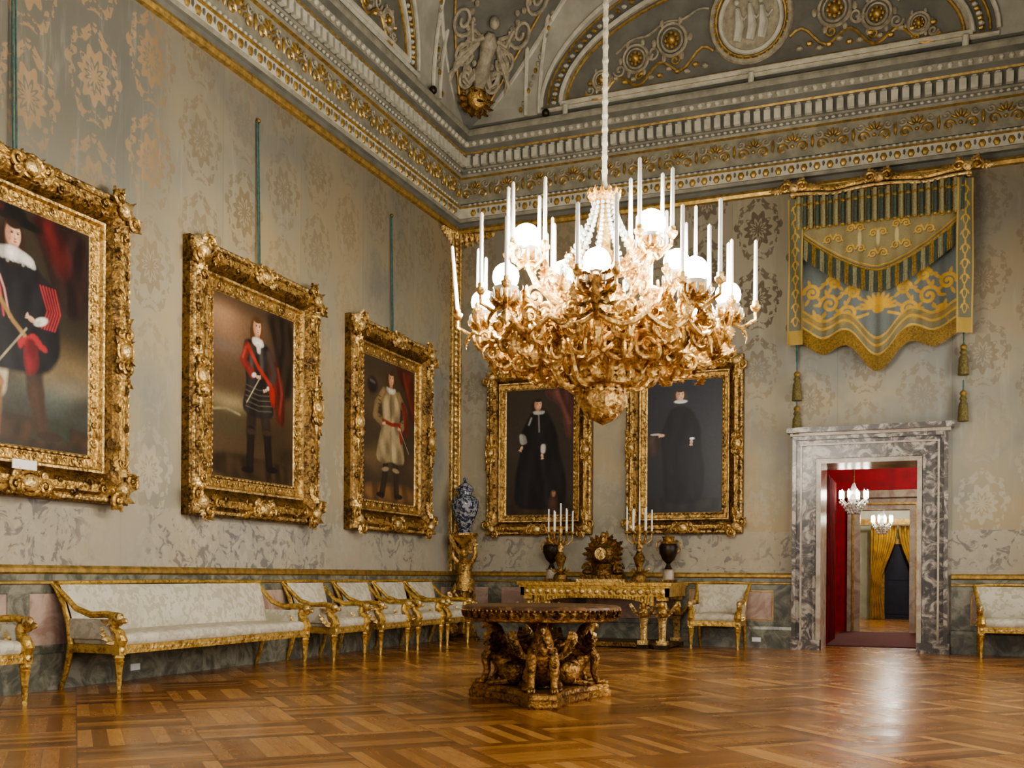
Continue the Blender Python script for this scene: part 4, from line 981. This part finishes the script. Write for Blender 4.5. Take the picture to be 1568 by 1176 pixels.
# ------------------------------------------------------------------ console
cx0,cx1,cy0=1.8,4.28,-1.3
b=MB()
b.box(cx0-.05,cx1+.05,cy0-.05,-.09,1.0,1.05,gchair);b.box(cx0-.02,cx1+.02,cy0-.02,-.09,.965,1.0,gchair)
b.box(cx0,cx1,cy0,cy0+.06,.83,.965,gchair);b.box(cx0,cx0+.06,cy0,-.1,.83,.965,gchair);b.box(cx1-.06,cx1,cy0,-.1,.83,.965,gchair)
n=40
for i in range(n):
    u=-1+2*(i+.5)/n;x=(cx0+cx1)/2+u*(cx1-cx0)/2*.8;dz=.13*abs(u)**4
    b.box(x-.03,x+.03,cy0+.005,cy0+.055,.80-dz,.84,gchair)
for i in range(20):
    x=cx0+.1+i*(cx1-cx0-.2)/19;b.ell((x,cy0-.01,.9),(.045,.02,.045),goldl,nu=6,nv=4)
for (x,y) in((cx0+.12,cy0+.1),(cx1-.12,cy0+.1),(cx1-.42,cy0+.1),(cx0+.42,cy0+.1),(cx0+.12,-.2),(cx1-.12,-.2)):
    M=T(x,y,0)
    b.box(-.1,.1,-.09,.09,0,.07,bronze,M=M);b.box(-.085,.085,-.075,.075,.07,.14,goldl,M=M)
    b.lathe([(.05,.14),(.055,.3),(.06,.42),(.075,.5)],10,goldl,M=M,lobes=5,la=.08)
    b.ell((0,-.01,.58),(.075,.06,.09),gchair,M=M);b.ell((0,-.03,.70),(.045,.05,.06),gchair,M=M)
    for s_ in(-1,1): b.ell((s_*.035,-.06,.58),.03,goldl,M=M);b.leaf(M@T(s_*.05,0,.52)@RZ(pi/2-s_*pi/2)@RY(-1.1),.26,.12,goldl,.2);b.tube([(s_*.045,-.01,.74),(s_*.06,-.0,.64)],.02,goldl,M=M)
    b.box(-.08,.08,-.07,.07,.77,.84,gchair,M=M)
b.box(cx0+.05,cx1-.05,cy0+.2,-.12,.02,.09,goldd)
b.build('console_table')
def candelabrum(x,y):
    b=MB();b.M=T(x,y,1.051)@S(1.12)
    b.box(-.13,.13,-.13,.13,0,.04,goldd);b.lathe([(.11,.04),(.1,.1),(.05,.14),(.035,.2),(.07,.3),(.09,.36),(.05,.42),(.03,.46)],14,goldd)
    b.tube([(0,0,.45),(0,0,.6)],[.04,.03],gold);b.ell((0,0,.52),(.05,.04,.07),gold);b.ell((0,0,.62),.035,gold)
    for i in range(6):
        M=RZ(i*pi/3+.3);b.tube([(.02,0,.6),(.1,0,.56),(.17,0,.62),(.18,0,.72)],.012,gold,M=M,n=6);b.lathe([(.0,.7),(.03,.72),(.035,.74),(.018,.75)],8,gold,M=M@T(.18,0,0))
        b.tube([(.18,0,.74),(.18,0,1.06+.03*(i%2))],.012,white,M=M)
        b.leaf(M@T(.05,0,.15)@RY(-.4),.12,.07,gold,.9)
    b.lathe([(.02,.6),(.03,.72),(.035,.8),(.018,.84)],8,gold);b.tube([(0,0,.8),(0,0,1.18)],.012,white)
    b.build('candelabrum')
candelabrum(2.3,-.75);candelabrum(3.66,-.75)
b=MB();b.M=T(3.0,-.6,1.051)
b.box(-.42,.42,-.16,.16,0,.05,goldl);b.box(-.36,.36,-.13,.13,.05,.12,goldd)
b.lathe([(.2,.12),(.16,.2),(.2,.3)],16,goldd);b.lathe([(0,0),(.13,0),(.14,.03),(.12,.05)],24,goldd,M=T(0,-.1,.47)@RX(pi/2));b.lathe([(0,.055),(.1,.055)],24,goldl,M=T(0,-.1,.47)@RX(pi/2))
b.ell((0,0,.47),(.2,.11,.2),goldd)
for i in range(22):
    a=2*pi*i/22;b.leaf(T(0,0,.47)@RX(pi/2)@RZ(a)@T(.14,0,0),.2+.03*(i%3),.12,goldt if i%2 else goldd,.5)
for s_ in(-1,1):
    b.scroll(T(s_*.26,0,.22)@RX(pi/2)@S(s_,1,1),.1,goldd,1.4,.03);b.ell((s_*.27,0,.17),(.1,.08,.05),goldd)
b.tube([(0,0,.62),(0,0,.76)],[.06,.02],gold);b.ell((0,0,.79),.05,gold)
b.build('ornate_clock')
def urn(x,y,s_=1):
    b=MB();b.M=T(x,y,1.051)@S(s_)
    b.box(-.12,.12,-.12,.12,0,.05,goldd);b.lathe([(.1,.05),(.09,.2),(.11,.22)],16,marbw);b.lathe([(.07,.22),(.04,.28),(.03,.31),(.1,.38),(.15,.5),(.155,.6),(.13,.64)],20,bronze);b.lathe([(.13,.64),(.14,.66),(.09,.69),(.1,.74),(.12,.76),(0,.77)],20,gold)
    for k in(-1,1): b.tube([(k*.14,0,.5),(k*.2,0,.56),(k*.2,0,.66),(k*.12,0,.7)],.014,gold)
    b.build('urn')
urn(4.05,-.35);urn(2.0,-.35)
# ------------------------------------------------------------------ torchere + vase
tX,tY=.38,-.42
b=MB();b.M=T(tX,tY,0)
b.lathe([(.3,0),(.3,.05),(.26,.07),(.25,.12)],6,goldd);b.lathe([(.2,.12),(.12,.2),(.08,.3),(.1,.5),(.06,.62),(.09,.8),(.13,.95),(.08,1.05)],14,gold,lobes=5,la=.1)
for k in range(3):
    M=RZ(k*2*pi/3-.5)
    b.sscroll(M@T(.14,0,.32)@RX(pi/2)@RZ(pi/2),.34,.1,.07,gold,.035);b.leaf(M@T(.08,0,.45)@RY(-1.3),.45,.2,goldl,.35)
    b.scroll(M@T(.18,0,.17)@RX(pi/2),.09,gold,1.3,.035)
    b.tube([(.12,0,.75),(.2,0,.85),(.14,0,.98),(.05,0,1.08)],[.03,.05,.05,.03],gold,M=M)
    b.leaf(M@T(.06,0,1.55)@RY(-1.0),.4,.22,goldl,.8)
b.tube([(0,0,.9),(.02,-.02,1.05),(.0,0,1.2),(0,0,1.35),(0,0,1.45)],[.18,.17,.12,.15,.06],gold,n=12);b.ell((0,-.02,1.55),(.075,.08,.1),gold)
for k in(-1,1): b.tube([(k*.13,0,1.38),(k*.22,-.03,1.5),(k*.2,0,1.72)],[.05,.045,.035],gold)
for k in range(7): b.leaf(RZ(k*.9)@T(.08,0,1.05)@RY(1.0),.3,.18,goldl,-.5)
b.lathe([(.04,1.6),(.08,1.68),(.2,1.8),(.25,1.86),(.24,1.895),(0,1.895)],20,gold,lobes=8,la=.04)
b.build('gilded_torchere')
b=MB();b.M=T(tX,tY,1.9)
b.lathe([(0,0),(.13,0),(.13,.02),(.1,.06),(.14,.18),(.22,.36),(.25,.5),(.24,.58),(.17,.65),(.12,.68),(.12,.74),(.14,.745)],28,porc)
b.lathe([(.15,.74),(.155,.77),(.12,.84),(.05,.89),(.025,.91),(.035,.94),(.04,.97),(0,1.0)],24,porc)
b.build('porcelain_vase')
# ------------------------------------------------------------------ chandelier
b=MB();cx,cy=CH;a0=math.radians(21.9)
b.M=T(cx,cy,0)@RZ(a0);G=gold_ch
b.tube([(0,0,4.5),(0,0,12.45)],.022,cordm,n=8)
for i in range(64): b.ell((0,0,4.55+i*.12),(.03,.03,.045),cordm,nu=7,nv=4)
b.lathe([(.0,4.52),(.05,4.5),(.1,4.46),(.11,4.42),(.05,4.38),(.04,4.3),(.06,4.2),(.05,4.0),(.1,3.92),(.16,3.84),(.1,3.75),(.12,3.65),(.24,3.5),(.3,3.35),(.25,3.22),(.18,3.13),(.3,3.05),(.33,2.99),(.24,2.93),(.2,2.9),(.25,2.85),(.24,2.8),(.16,2.77),(.2,2.72),(.2,2.64),(.15,2.56),(.08,2.5),(0,2.46)],32,G,lobes=8,la=.07)
for i in range(14):
    M=RZ(2*pi*i/14)
    b.leaf(M@T(.07,0,4.38)@RY(-1.1),.15,.07,G,.6)
    for k in range(14):
        t=k/13;r=.09+.28*t**1.6;z=4.42-.58*t
        b.ell((r,0,z),.018+.007*t,glass,M=M,nu=6,nv=4)
    b.ell((.37,0,3.77),(.022,.022,.06),glass,M=M,nu=6,nv=4)
    b.leaf(M@T(.1,0,3.8)@RY(-.35),.3,.12,G,1.0)
for z,r,nn in((3.45,.28,10),(3.28,.3,12),(3.02,.32,14),(2.86,.24,12),(2.73,.2,12),(2.63,.17,10)):
    for i in range(nn):
        b.leaf(RZ(2*pi*i/nn+z)@T(r*.7,0,z)@RY(.5),r*.7,r*.42,G,-1.1)
def taper(M,z0,h,r=.018):
    b.lathe([(0,z0-.06),(.02,z0-.05),(.042,z0-.02),(.046,z0),(.026,z0+.005),(.026,z0+.04)],10,G,M=M)
    b.lathe([(r,z0),(r*.85,z0+h),(.003,z0+h+.015)],8,white,M=M)
def bulb(M,z,r=.108,lit=True):
    b.lathe([(.0,z-.22),(.04,z-.2),(.09,z-.16),(.1,z-.12),(.06,z-.1)],14,G,M=M)
    b.lathe([(.05,z-.14),(.09,z-.11),(.105,z-.085)],14,glass,M=M)
    b.ell((0,0,z),r,globe if lit else glass,M=M,nu=16,nv=10)
    for i in range(10): b.ell((.12*math.cos(i*.628),.12*math.sin(i*.628),z-.16),(.012,.012,.045),glass,M=M,nu=5,nv=4)
def tubez(pts,r0,r1,M):
    k=len(pts);b.tube(pts,[r0+(r1-r0)*i/(k-1) for i in range(k)],G,n=7,M=M)
random.seed(3)
for i in range(8):
    M=RZ(2*pi*i/8+math.radians(-8))
    tubez([(.2,0,3.25),(.45,0,3.08),(.72,0,3.06),(.95,0,3.16),(1.06,0,3.34)],.045,.028,M)
    b.scroll(M@T(.52,0,3.22)@RX(pi/2),.15,G,1.7,.026,a0=-1.2);b.scroll(M@T(.86,0,3.06)@RX(pi/2),.12,G,1.6,.024,a0=1.5,flip=-1)
    b.scroll(M@T(.98,0,3.28)@RX(pi/2),.09,G,1.5,.02,a0=2);b.scroll(M@T(.7,0,3.26)@RX(pi/2),.1,G,1.5,.02,a0=0,flip=-1)
    for k in range(7): b.leaf(M@T(.3+.12*k,0,3.14+.03*k)@RZ((k%2-.5)*2.2)@RY(-.5-.2*(k%3)),.24,.11,G,1.2)
    for k in range(6): b.leaf(M@T(.42+.11*k,0,3.03+.02*k)@RZ((k%2-.5)*2.6)@RY(.7),.2,.1,G,-1.1)
    ME=M@T(1.06,0,0)
    bulb(ME,3.56)
    nc=3 if i in(0,1,4,7) else 2
    for j in range(nc):
        a=(j-(nc-1)/2)*1.5+.2*(i%2);r=.2+.03*(j%2);A_=ME@RZ(a)
        tubez([(0,0,3.34),(r*.5,0,3.28),(r,0,3.34),(r,0,3.42)],.02,.014,A_);b.leaf(A_@T(r*.5,0,3.28)@RY(.4),.14,.08,G,-.9)
        tilt=RY(.09) if (i==4 and j==1) else RY(0)
        taper(A_@T(r,0,0)@T(0,0,3.46)@tilt@T(0,0,-3.46),3.46,.50+.05*((i+j)%3))
    for j in range(7): b.leaf(ME@RZ(j*.9)@T(.03,0,3.34)@RY(-.2),.14,.08,G,1.2)
for i in range(16):
    M=RZ(2*pi*(i+.5)/16+math.radians(-8))
    for (r,z,q) in((.92,3.1,.12),(.68,3.02,.14),(.48,3.26,.13),(.78,3.28,.09),(.98,3.24,.07)):
        b.scroll(M@T(r,0,z)@RY(pi/2)@RZ(random.random()*6),q,G,1.7,.02,flip=random.choice((-1,1)),n=6,seg=18)
        b.scroll(M@T(r+.05,.06,z-.04)@RX(pi/2)@RZ(random.random()*6),q*.7,G,1.5,.016,n=5,seg=14)
    for k in range(12):
        rr=random.uniform(.4,1.05);b.leaf(M@T(rr,random.uniform(-.1,.1),random.uniform(2.98,3.36))@RZ(random.uniform(-1.6,1.6))@RY(random.uniform(-1.2,1.0)),random.uniform(.12,.22),random.uniform(.06,.1),G,random.uniform(.8,1.6))
    if i%2==0:
        b.sscroll(M@T(.42,0,2.95)@RX(pi/2)@RZ(.35),.42,.1,.07,G,.024)
    pts=[(.98*math.cos(t*.2),.98*math.sin(t*.2),3.2-.1*math.sin(pi*(t/2+.5))) for t in(-1,-.5,0,.5,1)];b.tube(pts,.024,G,n=6,M=M)
for i in range(4):
    M=RZ(math.radians(-155+90*i))
    tubez([(.12,0,3.4),(.3,0,3.42),(.5,0,3.5),(.66,0,3.62),(.75,0,3.78)],.04,.025,M)
    b.scroll(M@T(.5,0,3.63)@RX(pi/2),.11,G,1.6,.022,a0=-1);b.scroll(M@T(.66,0,3.5)@RX(pi/2),.09,G,1.5,.02,a0=2,flip=-1)
    for k in range(7): b.leaf(M@T(.18+.08*k,0,3.42+.05*k)@RZ((k%2-.5)*2.4)@RY(-.6),.2,.1,G,1.1)
    ME=M@T(.75,0,0);bulb(ME,3.98,.118,i in(0,1,2,3))
    for j in range(4):
        A_=ME@RZ(j*pi/2+.5);tubez([(0,0,3.78),(.1,0,3.73),(.18,0,3.78),(.19,0,3.85)],.02,.013,A_)
        if (i,j)!=(2,1) and (i,j)!=(3,3): taper(A_@T(.19,0,0),3.88,.50+.06*(j%2))
    for j in range(6): b.leaf(ME@RZ(j*1.05)@T(.03,0,3.78)@RY(-.2),.13,.08,G,1.2)
for i in range(8):
    M=RZ(2*pi*(i+.5)/8+.1);tubez([(.15,0,3.45),(.35,0,3.42),(.48,0,3.52),(.5,0,3.62)],.025,.014,M)
    if i%2==0: taper(M@T(.5,0,0),3.66,.46)
    b.leaf(M@T(.3,0,3.4)@RY(-.8),.22,.12,G,1.0)
    b.scroll(M@T(.4,0,3.36)@RX(pi/2),.1,G,1.5,.02)
M=RZ(math.radians(-98))
b.tube([(1.1,0,3.5),(1.15,0,3.42),(1.14,0,3.3),(1.08,0,3.14)],[.02,.045,.055,.02],goldt,n=10,M=M)  # near ornament: browner gilding paints in its backlit shade
for t in range(5):
    for s_ in(-1,1): b.leaf(M@T(1.14,s_*.03,3.46-.07*t)@RZ(s_*1.1)@RY(.2*t-.3),.15,.07,goldt,.7)
b.build('chandelier')
b=MB();b.box(-.07,.07,.1,.17,.07,.085,outletm,M=MBk@T(5.45,0,0));b.build('power_outlet',False)
b=MB();b.box(-.07,.07,.1,.17,.07,.085,outletm,M=ML@T(-8.3,0,0));b.build('power_outlet',False)
b=MB()
for x in(2.2,5.35,8.5): b.lathe([(0,0),(.05,0),(.05,.16),(0,.16)],10,plasterw,M=T(x,-.38,9.08));
b.build('cornice_spotlight')
# ------------------------------------------------------------------ lights
def area(name,loc,rot,sx,sy,pw_,col):
    l=bpy.data.lights.new(name,'AREA');l.shape='RECTANGLE';l.size=sx;l.size_y=sy;l.energy=pw_;l.color=col
    o=bpy.data.objects.new(name,l);o.location=loc;o.rotation_euler=rot;bpy.context.collection.objects.link(o)
for c in wins: area('window_daylight',(W+.35,c,3.05),(0,pi/2,0),4.2,1.5,225,(1,.97,.92))
def point(name,loc,pw_,col,r=.15):
    l=bpy.data.lights.new(name,'POINT');l.energy=pw_;l.color=col;l.shadow_soft_size=r
    o=bpy.data.objects.new(name,l);o.location=loc;bpy.context.collection.objects.link(o)
point('red_room_lamp',(8.2,3.2,3.8),200,(1,.9,.78));point('far_room_lamp',(7.6,9.0,3.8),260,(1,.95,.88));point('far_room_lamp',(7.2,12.0,3.6),100,(1,.95,.88))
wd=bpy.data.worlds.new('world');bpy.context.scene.world=wd;wd.use_nodes=True
wd.node_tree.nodes['Background'].inputs[0].default_value=(1,.98,.94,1);wd.node_tree.nodes['Background'].inputs[1].default_value=1.2
try: bpy.context.scene.view_settings.look='AgX - Medium High Contrast'
except Exception: pass
# ------------------------------------------------------------------ camera
cd=bpy.data.cameras.new('camera');co=bpy.data.objects.new('camera',cd);bpy.context.collection.objects.link(co)
co.location=(7.98,-17.06,1.15);co.rotation_euler=(pi/2,math.radians(-.4),math.radians(21.9))
cd.sensor_width=36;cd.lens=36.05;cd.shift_y=.187;cd.clip_end=200
bpy.context.scene.camera=co
print('OK')
